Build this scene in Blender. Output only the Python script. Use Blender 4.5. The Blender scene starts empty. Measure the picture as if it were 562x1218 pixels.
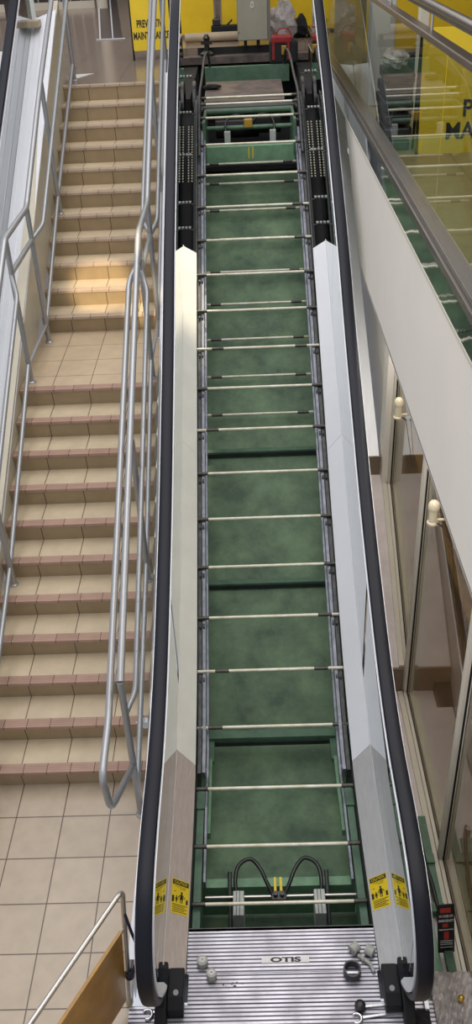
import bpy, bmesh, math, random
from mathutils import Vector, Matrix
random.seed(7)
SC = bpy.context.scene
COL = SC.collection
# ------------------------------------------------------------------ measures
R_, T_, L_ = 0.14909, 0.25432, 1.13188      # stair rise, tread, landing extra
C0, Y0 = -0.24437, 0.24382                   # tile joint origins
M30 = math.tan(math.radians(30))
def ax(y): return -0.0161 + (y - 0.4769) * M30   # escalator axle line
UP = 22 * R_                                  # upper floor height (3.28)
def lerp_poly(pts, y):
    pts = sorted(pts)
    if y <= pts[0][0]: return pts[0][1]
    for (a, b), (c, d) in zip(pts, pts[1:]):
        if y <= c: return b + (d - b) * (y - a) / (c - a)
    (a, b), (c, d) = pts[-2], pts[-1]
    return d + (d - b) / (c - a) * (y - c)
def smooth(pts, n=6):
    out = []
    P = [Vector(p) for p in pts]
    for i in range(len(P) - 1):
        p0 = P[i - 1] if i else P[0] * 2 - P[1]
        p1, p2 = P[i], P[i + 1]
        p3 = P[i + 2] if i + 2 < len(P) else P[-1] * 2 - P[-2]
        for k in range(n):
            t = k / n
            out.append(0.5 * ((2 * p1) + (p2 - p0) * t + (2 * p0 - 5 * p1 + 4 * p2 - p3) * t * t + (3 * p1 - p0 - 3 * p2 + p3) * t ** 3))
    out.append(P[-1])
    return out
# ------------------------------------------------------------------ materials
def nt(m):
    m.use_nodes = True
    return m.node_tree, m.node_tree.nodes['Principled BSDF']
def pm(name, col, rough=0.5, metal=0.0, noise=0.0, nscale=6.0, bump=0.0, bscale=60.0, dark=None, coat=0.0, stretch=None, emit=None, spec=0.5):
    m = bpy.data.materials.new(name); t, b = nt(m); N, L = t.nodes, t.links
    b.inputs['Base Color'].default_value = (*col, 1); b.inputs['Roughness'].default_value = rough
    b.inputs['Metallic'].default_value = metal
    b.inputs['Specular IOR Level'].default_value = spec
    if coat: b.inputs['Coat Weight'].default_value = coat; b.inputs['Coat Roughness'].default_value = 0.08
    tc = N.new('ShaderNodeNewGeometry'); src = tc.outputs['Position']
    if stretch:
        mp = N.new('ShaderNodeMapping'); mp.inputs['Scale'].default_value = stretch
        L.new(src, mp.inputs['Vector']); src = mp.outputs['Vector']
    if noise:
        n = N.new('ShaderNodeTexNoise'); n.inputs['Scale'].default_value = nscale; n.inputs['Detail'].default_value = 6
        n.inputs['Roughness'].default_value = 0.65
        L.new(src, n.inputs['Vector'])
        r = N.new('ShaderNodeValToRGB'); r.color_ramp.elements[0].position = 0.35; r.color_ramp.elements[1].position = 0.68
        d = dark or tuple(c * (1 - noise) for c in col)
        r.color_ramp.elements[0].color = (*d, 1); r.color_ramp.elements[1].color = (*col, 1)
        L.new(n.outputs['Fac'], r.inputs['Fac']); L.new(r.outputs['Color'], b.inputs['Base Color'])
    if bump:
        n2 = N.new('ShaderNodeTexNoise'); n2.inputs['Scale'].default_value = bscale; n2.inputs['Detail'].default_value = 4
        L.new(src, n2.inputs['Vector'])
        bp = N.new('ShaderNodeBump'); bp.inputs['Strength'].default_value = bump; bp.inputs['Distance'].default_value = 0.01
        L.new(n2.outputs['Fac'], bp.inputs['Height']); L.new(bp.outputs['Normal'], b.inputs['Normal'])
    if emit: b.inputs['Emission Color'].default_value = (*emit[0], 1); b.inputs['Emission Strength'].default_value = emit[1]
    return m
def tile_mat(name, col, grout, px=0.3, ox=C0, py=0.3, oy=-Y0, w=0.006, rough=0.35, var=0.06, useY=True, endx=None):
    m = bpy.data.materials.new(name); t, b = nt(m); N, L = t.nodes, t.links
    g = N.new('ShaderNodeNewGeometry'); s = N.new('ShaderNodeSeparateXYZ'); L.new(g.outputs['Position'], s.inputs[0])
    def math_(op, a, bb=None):
        n = N.new('ShaderNodeMath'); n.operation = op
        for i, v in enumerate((a, bb)):
            if v is None: continue
            if isinstance(v, (int, float)): n.inputs[i].default_value = v
            else: L.new(v, n.inputs[i])
        return n.outputs[0]
    def line(src, off, per):
        a = math_('DIVIDE', math_('SUBTRACT', src, off), per)
        f = math_('FRACT', a); f = math_('ABSOLUTE', math_('SUBTRACT', f, 0.5))
        return math_('GREATER_THAN', f, 0.5 - w / per / 2), math_('FLOOR', a)
    lx, ix = line(s.outputs['X'], ox, px)
    if useY:
        ly, iy = line(s.outputs['Y'], oy, py); fac = math_('MAXIMUM', lx, ly)
    else:
        fac = lx; iy = math_('FLOOR', math_('DIVIDE', s.outputs['Z'], R_ * 1.0001))
    cb = N.new('ShaderNodeCombineXYZ'); L.new(ix, cb.inputs[0]); L.new(iy, cb.inputs[1])
    wn = N.new('ShaderNodeTexWhiteNoise'); wn.noise_dimensions = '3D'; L.new(cb.outputs[0], wn.inputs['Vector'])
    nz = N.new('ShaderNodeTexNoise'); nz.inputs['Scale'].default_value = 9; nz.inputs['Detail'].default_value = 8; L.new(g.outputs['Position'], nz.inputs['Vector'])
    v = math_('ADD', math_('MULTIPLY', wn.outputs['Value'], var), math_('MULTIPLY', nz.outputs['Fac'], 0.35))
    v = math_('ADD', v, 0.80 - var / 2)
    hs = N.new('ShaderNodeHueSaturation'); hs.inputs['Color'].default_value = (*col, 1); L.new(v, hs.inputs['Value'])
    mx = N.new('ShaderNodeMix'); mx.data_type = 'RGBA'; L.new(fac, mx.inputs['Factor']); L.new(hs.outputs['Color'], mx.inputs['A'])
    mx.inputs['B'].default_value = (*grout, 1); L.new(mx.outputs['Result'], b.inputs['Base Color'])
    b.inputs['Roughness'].default_value = rough
    bp = N.new('ShaderNodeBump'); bp.inputs['Strength'].default_value = 0.35; bp.inputs['Distance'].default_value = 0.004; bp.invert = True
    L.new(fac, bp.inputs['Height']); L.new(bp.outputs['Normal'], b.inputs['Normal'])
    return m
def glass_mat(name, tint=(0.86, 0.93, 0.9), base=0.12, scale=1.0, rough=0.02, smear=0.0):
    m = bpy.data.materials.new(name); m.use_nodes = True; t = m.node_tree; N, L = t.nodes, t.links
    N.remove(N['Principled BSDF']); out = N['Material Output']
    tr = N.new('ShaderNodeBsdfTransparent'); tr.inputs['Color'].default_value = (*tint, 1)
    gl = N.new('ShaderNodeBsdfGlossy'); gl.inputs['Roughness'].default_value = rough; gl.inputs['Color'].default_value = (0.95, 0.97, 0.97, 1)
    lw = N.new('ShaderNodeFresnel'); lw.inputs['IOR'].default_value = 1.55
    ma = N.new('ShaderNodeMath'); ma.operation = 'MULTIPLY_ADD'; ma.use_clamp = True
    L.new(lw.outputs[0], ma.inputs[0]); ma.inputs[1].default_value = scale; ma.inputs[2].default_value = base
    mx = N.new('ShaderNodeMixShader'); L.new(ma.outputs[0], mx.inputs[0]); L.new(tr.outputs[0], mx.inputs[1]); L.new(gl.outputs[0], mx.inputs[2])
    L.new(mx.outputs[0], out.inputs['Surface'])
    return m
MT = dict(
    tile=tile_mat('floor_tile', (0.47, 0.375, 0.275), (0.10, 0.07, 0.05), rough=0.3, w=0.007),
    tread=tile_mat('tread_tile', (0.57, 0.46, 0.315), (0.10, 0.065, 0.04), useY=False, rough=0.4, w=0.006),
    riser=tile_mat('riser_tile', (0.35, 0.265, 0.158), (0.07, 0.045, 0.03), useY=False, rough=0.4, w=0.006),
    nose=tile_mat('nosing_tile', (0.40, 0.255, 0.19), (0.12, 0.07, 0.05), px=0.155, ox=C0 + 0.02, useY=False, rough=0.6, w=0.005, var=0.15),
    nose2=tile_mat('nosing_tile_pale', (0.46, 0.35, 0.26), (0.14, 0.08, 0.05), px=0.155, ox=C0 + 0.02, useY=False, rough=0.5, w=0.005, var=0.1),
    landing=tile_mat('landing_tile', (0.54, 0.415, 0.275), (0.16, 0.10, 0.07), oy=10 * T_ + L_, rough=0.35, w=0.006),
    upfloor=tile_mat('upper_floor_tile', (0.26, 0.20, 0.155), (0.13, 0.09, 0.07), oy=6.22, px=0.3, py=0.6, rough=0.18, w=0.006),
    galfloor=tile_mat('gallery_floor_tile', (0.30, 0.24, 0.12), (0.12, 0.09, 0.05), oy=6.22, px=0.6, py=0.6, rough=0.3, w=0.006),
    cream=pm('cream_paint', (0.66, 0.60, 0.49), 0.55, noise=0.06, nscale=2.5),
    wallcream=pm('stair_wall_cream', (0.60, 0.54, 0.42), 0.4, noise=0.12, nscale=3),
    fascia=pm('fascia_white', (0.90, 0.83, 0.74), 0.5, noise=0.05, nscale=1.2),
    white=pm('deck_white_paint', (0.84, 0.84, 0.88), 0.45, noise=0.03, nscale=3),
    whitec=pm('cladding_bright_white', (0.95, 0.95, 0.98), 0.4),
    whitew=pm('deck_warm_white_paint', (0.93, 0.90, 0.81), 0.42, noise=0.1, nscale=2.5),
    steel_shade_p=pm('deck_tilt_shade_pinkish', (0.66, 0.55, 0.49), 0.42, 0.15, noise=0.18, nscale=9, stretch=(6, 1, 6)),  # left lower sheet: ceiling reflection at its tilt put into the colour
    steel_shade_g=pm('deck_tilt_shade_grey', (0.60, 0.585, 0.59), 0.42, 0.15, noise=0.12, nscale=9, stretch=(6, 1, 6)),  # grey ceiling reflection of the right lower sheet put into the colour
    rubber=pm('handrail_rubber', (0.007, 0.008, 0.014), 0.42, spec=0.22),
    blackp=pm('black_plastic', (0.010, 0.010, 0.011), 0.5, spec=0.25),
    guide=pm('aluminium_guide', (0.80, 0.81, 0.85), 0.35, 0.3),
    pipe=pm('silver_painted_pipe', (0.38, 0.38, 0.385), 0.36, 0.55, noise=0.05, nscale=20),
    pipeb=pm('bare_steel_tube', (0.52, 0.49, 0.45), 0.3, 0.85),
    track=pm('bright_track_steel', (0.27, 0.28, 0.33), 0.42, 0.5, noise=0.45, nscale=14),
    trackd=pm('greasy_track_steel', (0.115, 0.115, 0.115), 0.5, 0.5, noise=0.5, nscale=18),
    axle=pm('axle_steel', (0.88, 0.86, 0.74), 0.35, 0.1, noise=0.10, nscale=12, dark=(0.66, 0.60, 0.42)),
    joint=pm('axle_joint', (0.14, 0.13, 0.11), 0.45, 0.6, noise=0.5, nscale=60),
    grease=pm('greasy_black', (0.02, 0.019, 0.018), 0.35),
    green=pm('pan_green_paint', (0.165, 0.265, 0.14), 0.6, noise=0.42, nscale=3.2, dark=(0.055, 0.105, 0.06), bump=0.1),
    greenb=pm('beam_green_paint', (0.105, 0.20, 0.125), 0.5, noise=0.35, nscale=10),
    greenl=pm('frame_light_green_paint', (0.20, 0.37, 0.22), 0.5, noise=0.25, nscale=12),
    greend=pm('truss_dark_green', (0.025, 0.042, 0.034), 0.6, noise=0.5, nscale=8),
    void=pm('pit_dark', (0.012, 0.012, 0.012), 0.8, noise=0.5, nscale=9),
    hose=pm('black_hose', (0.012, 0.014, 0.013), 0.35),
    brushg=pm('light_grey_plastic', (0.50, 0.52, 0.49), 0.5, noise=0.2, nscale=30),
    yellow=pm('hoarding_yellow', (0.82, 0.55, 0.01), 0.5, noise=0.12, nscale=3),
    signy=pm('sign_yellow', (0.80, 0.56, 0.015), 0.45, noise=0.08, nscale=4),
    signo=pm('barrier_amber_board', (0.44, 0.21, 0.012), 0.4, noise=0.30, nscale=7, coat=0.2),
    sticky=pm('sticker_yellow', (0.80, 0.58, 0.02), 0.4),
    ink=pm('black_ink', (0.015, 0.013, 0.01), 0.5),
    redink=pm('red_ink', (0.45, 0.03, 0.02), 0.5),
    whiteink=pm('white_ink', (0.72, 0.68, 0.66), 0.5),
    cab=pm('cabinet_grey', (0.33, 0.31, 0.24), 0.5, noise=0.08, nscale=6),
    cabs=pm('cabinet_side', (0.17, 0.16, 0.13), 0.5),
    rubberg=pm('roller_grey', (0.45, 0.45, 0.40), 0.55, noise=0.2, nscale=30),
    chrome=pm('chrome_tool', (0.62, 0.62, 0.63), 0.22, 0.9),
    cloth=pm('black_cloth', (0.015, 0.015, 0.016), 0.9, bump=0.5),
    red=pm('red_fabric', (0.32, 0.02, 0.02), 0.7, noise=0.3, nscale=20),
    navy=pm('navy_strap', (0.012, 0.014, 0.05), 0.7),
    brown=pm('dark_brown_mat', (0.045, 0.032, 0.028), 0.35),
    plate=pm('pit_metal_sheet', (0.24, 0.18, 0.15), 0.45, 0.3, noise=0.5, nscale=5, dark=(0.07, 0.06, 0.06)),
    beige=pm('beige_tube', (0.42, 0.33, 0.22), 0.5, noise=0.15, nscale=8),
    shoe=pm('bronze_shoe_metal', (0.26, 0.235, 0.215), 0.26, 0.85, noise=0.12, nscale=5),
    toprail=pm('bronze_flat_rail', (0.34, 0.285, 0.235), 0.3, 0.85, noise=0.1, nscale=5),
    mirror=pm('polished_cladding', (0.62, 0.66, 0.66), 0.05, 1.0, bump=0.12, bscale=5),
    pinkledge=pm('pinkish_white_ledge', (0.70, 0.62, 0.60), 0.5, noise=0.15, nscale=8),
    tan=pm('tan_riser', (0.22, 0.16, 0.11), 0.6, noise=0.2, nscale=6),
    orange=pm('reflection_orange', (0.85, 0.50, 0.12), 0.5, noise=0.2, nscale=6),  # colour of a reflection in the shopfront glass
    shopfl=pm('shop_floor_brown', (0.50, 0.30, 0.17), 0.5, noise=0.4, nscale=3),
    shopw=pm('shop_wall_grey', (0.60, 0.58, 0.55), 0.6, noise=0.1, nscale=2),
    knob=pm('cream_enamel', (0.66, 0.57, 0.40), 0.3),
    plastic=pm('crumpled_film', (0.55, 0.49, 0.46), 0.25, noise=0.5, nscale=12, bump=0.8, bscale=18),
    paper=pm('white_paper', (0.62, 0.64, 0.60), 0.6, noise=0.12, nscale=12),
    darkwall=pm('mall_wall_dark', (0.10, 0.085, 0.07), 0.6, noise=0.3, nscale=1.5),
    ceil=pm('ceiling_white', (0.55, 0.55, 0.53), 0.7),
    brass=pm('brass_fitting', (0.55, 0.33, 0.06), 0.35, 0.7),
    glass=glass_mat('balustrade_glass', base=0.26, scale=1.1),
    glassr=glass_mat('gallery_glass', (0.80, 0.84, 0.78), base=0.06, scale=0.35),
    shopg=glass_mat('shop_glass', (0.80, 0.76, 0.68), base=0.10, scale=0.75),
)
# grooved landing plate
def groove_mat():
    m = pm('grooved_aluminium', (0.60, 0.58, 0.61), 0.35, 0.55); t = m.node_tree; N, L = t.nodes, t.links; b = N['Principled BSDF']
    g = N.new('ShaderNodeNewGeometry'); s = N.new('ShaderNodeSeparateXYZ'); L.new(g.outputs['Position'], s.inputs[0])
    a = N.new('ShaderNodeMath'); a.operation = 'MULTIPLY'; a.inputs[1].default_value = 1 / 0.0215; L.new(s.outputs['Y'], a.inputs[0])
    f = N.new('ShaderNodeMath'); f.operation = 'FRACT'; L.new(a.outputs[0], f.inputs[0])
    gt = N.new('ShaderNodeMath'); gt.operation = 'LESS_THAN'; gt.inputs[1].default_value = 0.40; L.new(f.outputs[0], gt.inputs[0])
    n = N.new('ShaderNodeTexNoise'); n.inputs['Scale'].default_value = 7; n.inputs['Detail'].default_value = 7; L.new(g.outputs['Position'], n.inputs['Vector'])
    r = N.new('ShaderNodeValToRGB'); r.color_ramp.elements[0].color = (0.30, 0.285, 0.31, 1); r.color_ramp.elements[1].color = (0.56, 0.54, 0.60, 1)
    r.color_ramp.elements[0].position = 0.3; r.color_ramp.elements[1].position = 0.65
    L.new(n.outputs['Fac'], r.inputs['Fac'])
    mx = N.new('ShaderNodeMix'); mx.data_type = 'RGBA'; L.new(gt.outputs[0], mx.inputs['Factor']); L.new(r.outputs['Color'], mx.inputs['A'])
    mx.inputs['B'].default_value = (0.07, 0.065, 0.08, 1); L.new(mx.outputs['Result'], b.inputs['Base Color'])
    bp = N.new('ShaderNodeBump'); bp.inputs['Strength'].default_value = 0.6; bp.inputs['Distance'].default_value = 0.004; bp.invert = True
    L.new(gt.outputs[0], bp.inputs['Height']); L.new(bp.outputs['Normal'], b.inputs['Normal'])
    return m
MT['groove'] = groove_mat()
# ------------------------------------------------------------------ builders
def empty(name, label, cat, loc=(0, 0, 0), rz=0, group=None):
    o = bpy.data.objects.new(name, None); COL.objects.link(o); o.location = loc; o.rotation_euler[2] = rz
    o.empty_display_size = 0.1; o['label'] = label; o['category'] = cat
    if group: o['group'] = group
    return o
def tag(o, label, cat, group=None, kind=None):
    o['label'] = label; o['category'] = cat
    if group: o['group'] = group
    if kind: o['kind'] = kind
    return o
SPLIT = {'roller', 'screw', 'slot', 'paint_mark', 'hinge', 'foot', 'leg', 'leg_frame', 'bar', 'bars', 'bush', 'bolt', 'cleat', 'tool', 'text_line', 'red_block', 'deck_seam', 'edging', 'glass_clamp', 'mark', 'hub', 'plinth', 'brace'}
def split(o):
    me = o.data; par = list(range(len(me.vertices)))
    def fd(i):
        while par[i] != i: par[i] = par[par[i]]; i = par[i]
        return i
    for e in me.edges:
        a, b = fd(e.vertices[0]), fd(e.vertices[1])
        if a != b: par[a] = b
    isl = {}
    for i in range(len(par)): isl.setdefault(fd(i), []).append(i)
    if len(isl) < 2: return
    for n, vs in enumerate(isl.values()):
        keep = set(vs); bm = bmesh.new(); bm.from_mesh(me)
        bm.verts.ensure_lookup_table()
        bmesh.ops.delete(bm, geom=[v for v in bm.verts if v.index not in keep], context='VERTS')
        m2 = bpy.data.meshes.new(me.name); bm.to_mesh(m2); bm.free()
        for mt in me.materials: m2.materials.append(mt)
        if n == 0: first = m2
        else:
            c = o.copy(); c.data = m2; COL.objects.link(c)
    o.data = first
class MB:
    def __init__(s): s.bm = bmesh.new()
    def box(s, x0, x1, y0, y1, z0, z1, bev=0.0, rot=None, piv=None):
        g = bmesh.ops.create_cube(s.bm, size=1.0)['verts']
        for v in g:
            v.co = Vector(((x0 + x1) / 2 + v.co.x * (x1 - x0), (y0 + y1) / 2 + v.co.y * (y1 - y0), (z0 + z1) / 2 + v.co.z * (z1 - z0)))
        if bev:
            es = set(e for v in g for e in v.link_edges)
            rr = bmesh.ops.bevel(s.bm, geom=list(es), offset=bev, segments=2, affect='EDGES', profile=0.5)
            g = list({v for f in rr['faces'] for v in f.verts} | {v for v in g if v.is_valid})
        if rot is not None:
            bmesh.ops.rotate(s.bm, verts=g, cent=piv or ((x0 + x1) / 2, (y0 + y1) / 2, (z0 + z1) / 2), matrix=rot)
        return g
    def tube(s, pts, r, seg=12, cap=True, sx=1.0):
        P = [Vector(p) for p in pts]; rings = []
        n = len(P); prevu = None
        for i, p in enumerate(P):
            d = (P[min(i + 1, n - 1)] - P[max(i - 1, 0)]).normalized()
            if prevu is None:
                u = d.orthogonal().normalized()
            else:
                u = (prevu - d * prevu.dot(d)).normalized()
            prevu = u; w = d.cross(u)
            # widen at corners
            k = 1.0
            if 0 < i < n - 1:
                a = (P[i] - P[i - 1]).angle(P[i + 1] - P[i], 0); k = 1 / max(0.5, math.cos(a / 2))
            rr = r[i] if isinstance(r, (list, tuple)) else r
            rings.append([s.bm.verts.new(p + (u * math.cos(2 * math.pi * j / seg) + w * math.sin(2 * math.pi * j / seg)) * rr) for j in range(seg)])
        for a, b in zip(rings, rings[1:]):
            for j in range(seg):
                f = s.bm.faces.new((a[j], a[(j + 1) % seg], b[(j + 1) % seg], b[j])); f.smooth = True
        if cap:
            s.bm.faces.new(rings[0][::-1]); s.bm.faces.new(rings[-1])
        return s
    def sweep_x(s, pts, prof):
        """sweep a closed cross-section prof [(x offset, normal offset)] along a YZ path [(x,y,z)]"""
        P = [Vector(p) for p in pts]; rings = []
        for i, p in enumerate(P):
            d = (P[min(i + 1, len(P) - 1)] - P[max(i - 1, 0)]); d.x = 0; d.normalize()
            nrm = Vector((0, -d.z, d.y))
            rings.append([s.bm.verts.new(p + Vector((a, 0, 0)) + nrm * b) for a, b in prof])
        k = len(prof)
        for a, b in zip(rings, rings[1:]):
            for j in range(k):
                f = s.bm.faces.new((a[j], a[(j + 1) % k], b[(j + 1) % k], b[j])); f.smooth = k > 6
        s.bm.faces.new(rings[0][::-1]); s.bm.faces.new(rings[-1])
        return s
    def cyl(s, a, b, r, seg=20, r2=None): return s.tube([a, b], [r, r if r2 is None else r2], seg)
    def ring(s, c, axis, ro, ri, h, seg=24):
        axis = Vector(axis).normalized(); u = axis.orthogonal().normalized(); w = axis.cross(u); c = Vector(c)
        vs = []
        for (rr, hh) in ((ro, -h / 2), (ro, h / 2), (ri, h / 2), (ri, -h / 2)):
            vs.append([s.bm.verts.new(c + axis * hh + (u * math.cos(2 * math.pi * j / seg) + w * math.sin(2 * math.pi * j / seg)) * rr) for j in range(seg)])
        for q in range(4):
            a, b = vs[q], vs[(q + 1) % 4]
            for j in range(seg): s.bm.faces.new((a[j], a[(j + 1) % seg], b[(j + 1) % seg], b[j]))
        return s
    def lathe(s, c, prof, seg=20):
        c = Vector(c); rings = []
        for r, z in prof: rings.append([s.bm.verts.new(c + Vector((r * math.cos(2 * math.pi * j / seg), r * math.sin(2 * math.pi * j / seg), z))) for j in range(seg)])
        for a, b in zip(rings, rings[1:]):
            for j in range(seg):
                f = s.bm.faces.new((a[j], a[(j + 1) % seg], b[(j + 1) % seg], b[j])); f.smooth = True
        s.bm.faces.new(rings[0][::-1]); s.bm.faces.new(rings[-1]); return s
    def strip(s, A, B, th=0.0):
        a = [s.bm.verts.new(p) for p in A]; b = [s.bm.verts.new(p) for p in B]
        for i in range(len(a) - 1): s.bm.faces.new((a[i], a[i + 1], b[i + 1], b[i]))
        return s
    def face(s, pts): s.bm.faces.new([s.bm.verts.new(p) for p in pts]); return s
    def prism_x(s, yz, x0, x1):
        a = [s.bm.verts.new((x0, y, z)) for y, z in yz]; b = [s.bm.verts.new((x1, y, z)) for y, z in yz]
        n = len(yz); s.bm.faces.new(a); s.bm.faces.new(b[::-1])
        for i in range(n): s.bm.faces.new((a[i], b[i], b[(i + 1) % n], a[(i + 1) % n]))
        return s
    def build(s, name, mat, parent=None, solid=0.0, kind=None, bev=0.0, off=-1):
        bmesh.ops.recalc_face_normals(s.bm, faces=s.bm.faces)
        for ed in s.bm.edges:
            if len(ed.link_faces) == 2 and ed.calc_face_angle(0) > math.radians(38): ed.smooth = False
        me = bpy.data.meshes.new(name); s.bm.to_mesh(me); s.bm.free()
        o = bpy.data.objects.new(name, me); COL.objects.link(o)
        if isinstance(mat, str): mat = MT[mat]
        me.materials.append(mat)
        if parent:
            o.parent = parent
            top = parent
            while top.parent: top = top.parent
            if top.type == 'EMPTY':
                o.matrix_parent_inverse = Matrix.Identity(4)
        if solid:
            md = o.modifiers.new('solid', 'SOLIDIFY'); md.thickness = solid; md.offset = off
        if bev:
            md = o.modifiers.new('bev', 'BEVEL'); md.width = bev; md.segments = 2; md.limit_method = 'ANGLE'
        if kind: o['kind'] = kind
        if parent and name in SPLIT: split(o)
        return o
def text(name, s, size, mat, loc, rot, parent=None, ext=0.0006, bold=0.0, sx=1.0, align='CENTER'):
    c = bpy.data.curves.new(name, 'FONT'); c.body = s; c.size = size; c.extrude = ext; c.offset = bold
    c.align_x = align; c.align_y = 'CENTER'
    t = bpy.data.objects.new(name + '_tmp', c); COL.objects.link(t)
    bpy.context.view_layer.update()
    me = bpy.data.meshes.new_from_object(t.evaluated_get(bpy.context.evaluated_depsgraph_get()))
    bpy.data.objects.remove(t); o = bpy.data.objects.new(name, me); COL.objects.link(o)
    me.materials.clear(); me.materials.append(MT[mat])
    mw = Matrix.Translation(loc) @ rot.to_4x4() @ Matrix.Diagonal((sx, 1, 1, 1))
    me.transform(mw); o.parent = parent
    return o
def rot_axes(xa, ya):
    xa = Vector(xa).normalized(); ya = Vector(ya); za = xa.cross(ya).normalized(); ya = za.cross(xa)
    return Matrix((xa, ya, za)).transposed()

# =================================================================== SETTING
# lower floor
b = MB(); b.box(-6, 0.60, -7, 0.06, -0.1, 0.0); b.build('floor', 'tile', kind='structure')
b = MB(); b.box(0.60, 2.28, -7, -1.62, -0.1, 0.0); b.build('floor', 'tile', kind='structure')
b = MB(); b.box(2.10, 2.42, -7, 0.83, -0.20, -0.06); b.build('trim_1', 'pinkledge', kind='structure')
# upper floor: around the escalator pit
b = MB(); b.box(-9, 0.58, 6.26, 20, UP - 0.25, UP); b.box(0.58, 2.2, 8.75, 20, UP - 0.25, UP); b.build('floor', 'upfloor', kind='structure')
b = MB(); b.box(2.217, 9, -4, 20, UP - 0.25, UP); b.build('floor', 'galfloor', kind='structure')
# fascia of the gallery slab
b = MB(); b.prism_x([(-4, 2.44), (2.78, 2.44), (4.17, 3.25), (-4, 3.25)], 2.2, 2.215); b.box(2.2, 2.24, -4, 2.78, 2.432, 2.45); b.build('wall_right', 'fascia', kind='structure')
b = MB(); b.box(2.215, 3.4, -4, 2.8, 2.44, 2.46); b.build('ceiling', 'fascia', kind='structure')
b = MB(); b.box(2.196, 2.212, -4, 9.0, 3.246, 3.262); b.build('trim_2', 'cream', kind='structure')
# walls beyond
b = MB(); b.box(-9, 9, 18.5, 18.7, UP, UP + 4); b.build('wall_back', 'darkwall', kind='structure')
b = MB(); b.box(-9, 9, 20, 20.1, -0.2, 9); b.build('wall_back', 'darkwall', kind='structure')
b = MB(); b.box(7.0, 7.2, -4, 20, UP, UP + 4); b.build('wall_right', 'darkwall', kind='structure')
b = MB(); b.box(2.6, 9, 3.2, 20, UP + 3.2, UP + 3.4); b.build('ceiling', 'ceil', kind='structure')
# solid cream wall / pier behind the upper escalator on the right
b = MB(); b.box(2.40, 2.48, 2.12, 9.0, 0.0, 2.46); b.box(2.33, 2.48, 2.02, 2.2, 0.4, 2.44); b.build('wall_right', 'fascia', kind='structure')
# shop interior behind the glass
b = MB(); b.box(2.46, 5.0, -4.0, 8, -0.15, -0.02); b.build('floor', 'shopfl', kind='structure')
b = MB(); b.box(3.9, 4.0, -4.0, 8, -0.02, 2.44); b.build('wall_right', 'shopw', kind='structure')

# =================================================================== STAIRCASE
XL, XR = -0.50, 0.585
st = empty('staircase', 'beige tiled staircase with pinkish nosings and a mid landing between two escalators', 'stairs', (0, 0, 0))
def yk(k): return (k - 1) * T_ + ((L_ - T_) if k > 11 else 0)    # riser k face position
for k in range(1, 23):
    y = yk(k); zb, zt = (k - 1) * R_, k * R_
    y2 = y + (L_ if k == 11 else T_)
    ny = 0.062
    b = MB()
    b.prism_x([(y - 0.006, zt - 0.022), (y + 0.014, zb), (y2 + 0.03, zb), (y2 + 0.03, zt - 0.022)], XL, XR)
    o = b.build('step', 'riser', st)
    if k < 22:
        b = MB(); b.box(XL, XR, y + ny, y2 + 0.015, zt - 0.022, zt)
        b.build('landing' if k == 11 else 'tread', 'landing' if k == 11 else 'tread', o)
    b = MB(); b.box(XL, XR, y - 0.014, y + ny, zt - 0.022, zt + 0.0005)
    # ribs of the nosing tile
    for q in range(3): b.box(XL, XR, y + 0.004 + q * 0.016, y + 0.010 + q * 0.016, zt, zt + 0.0022)
    b.build('nosing', 'nose' if k < 12 else 'nose2', o, bev=0.003)
# cream side wall between the stairs and the left escalator
b = MB()
b.prism_x([(-0.6, 0.0), (-0.6, 0.25), (0.2, 0.45), (6.6, ax(6.6) + 0.50), (6.6, UP - 0.2), (6.3, UP - 0.3)], -0.585, -0.502)
b.build('wall_left', 'wallcream', kind='structure')

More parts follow.
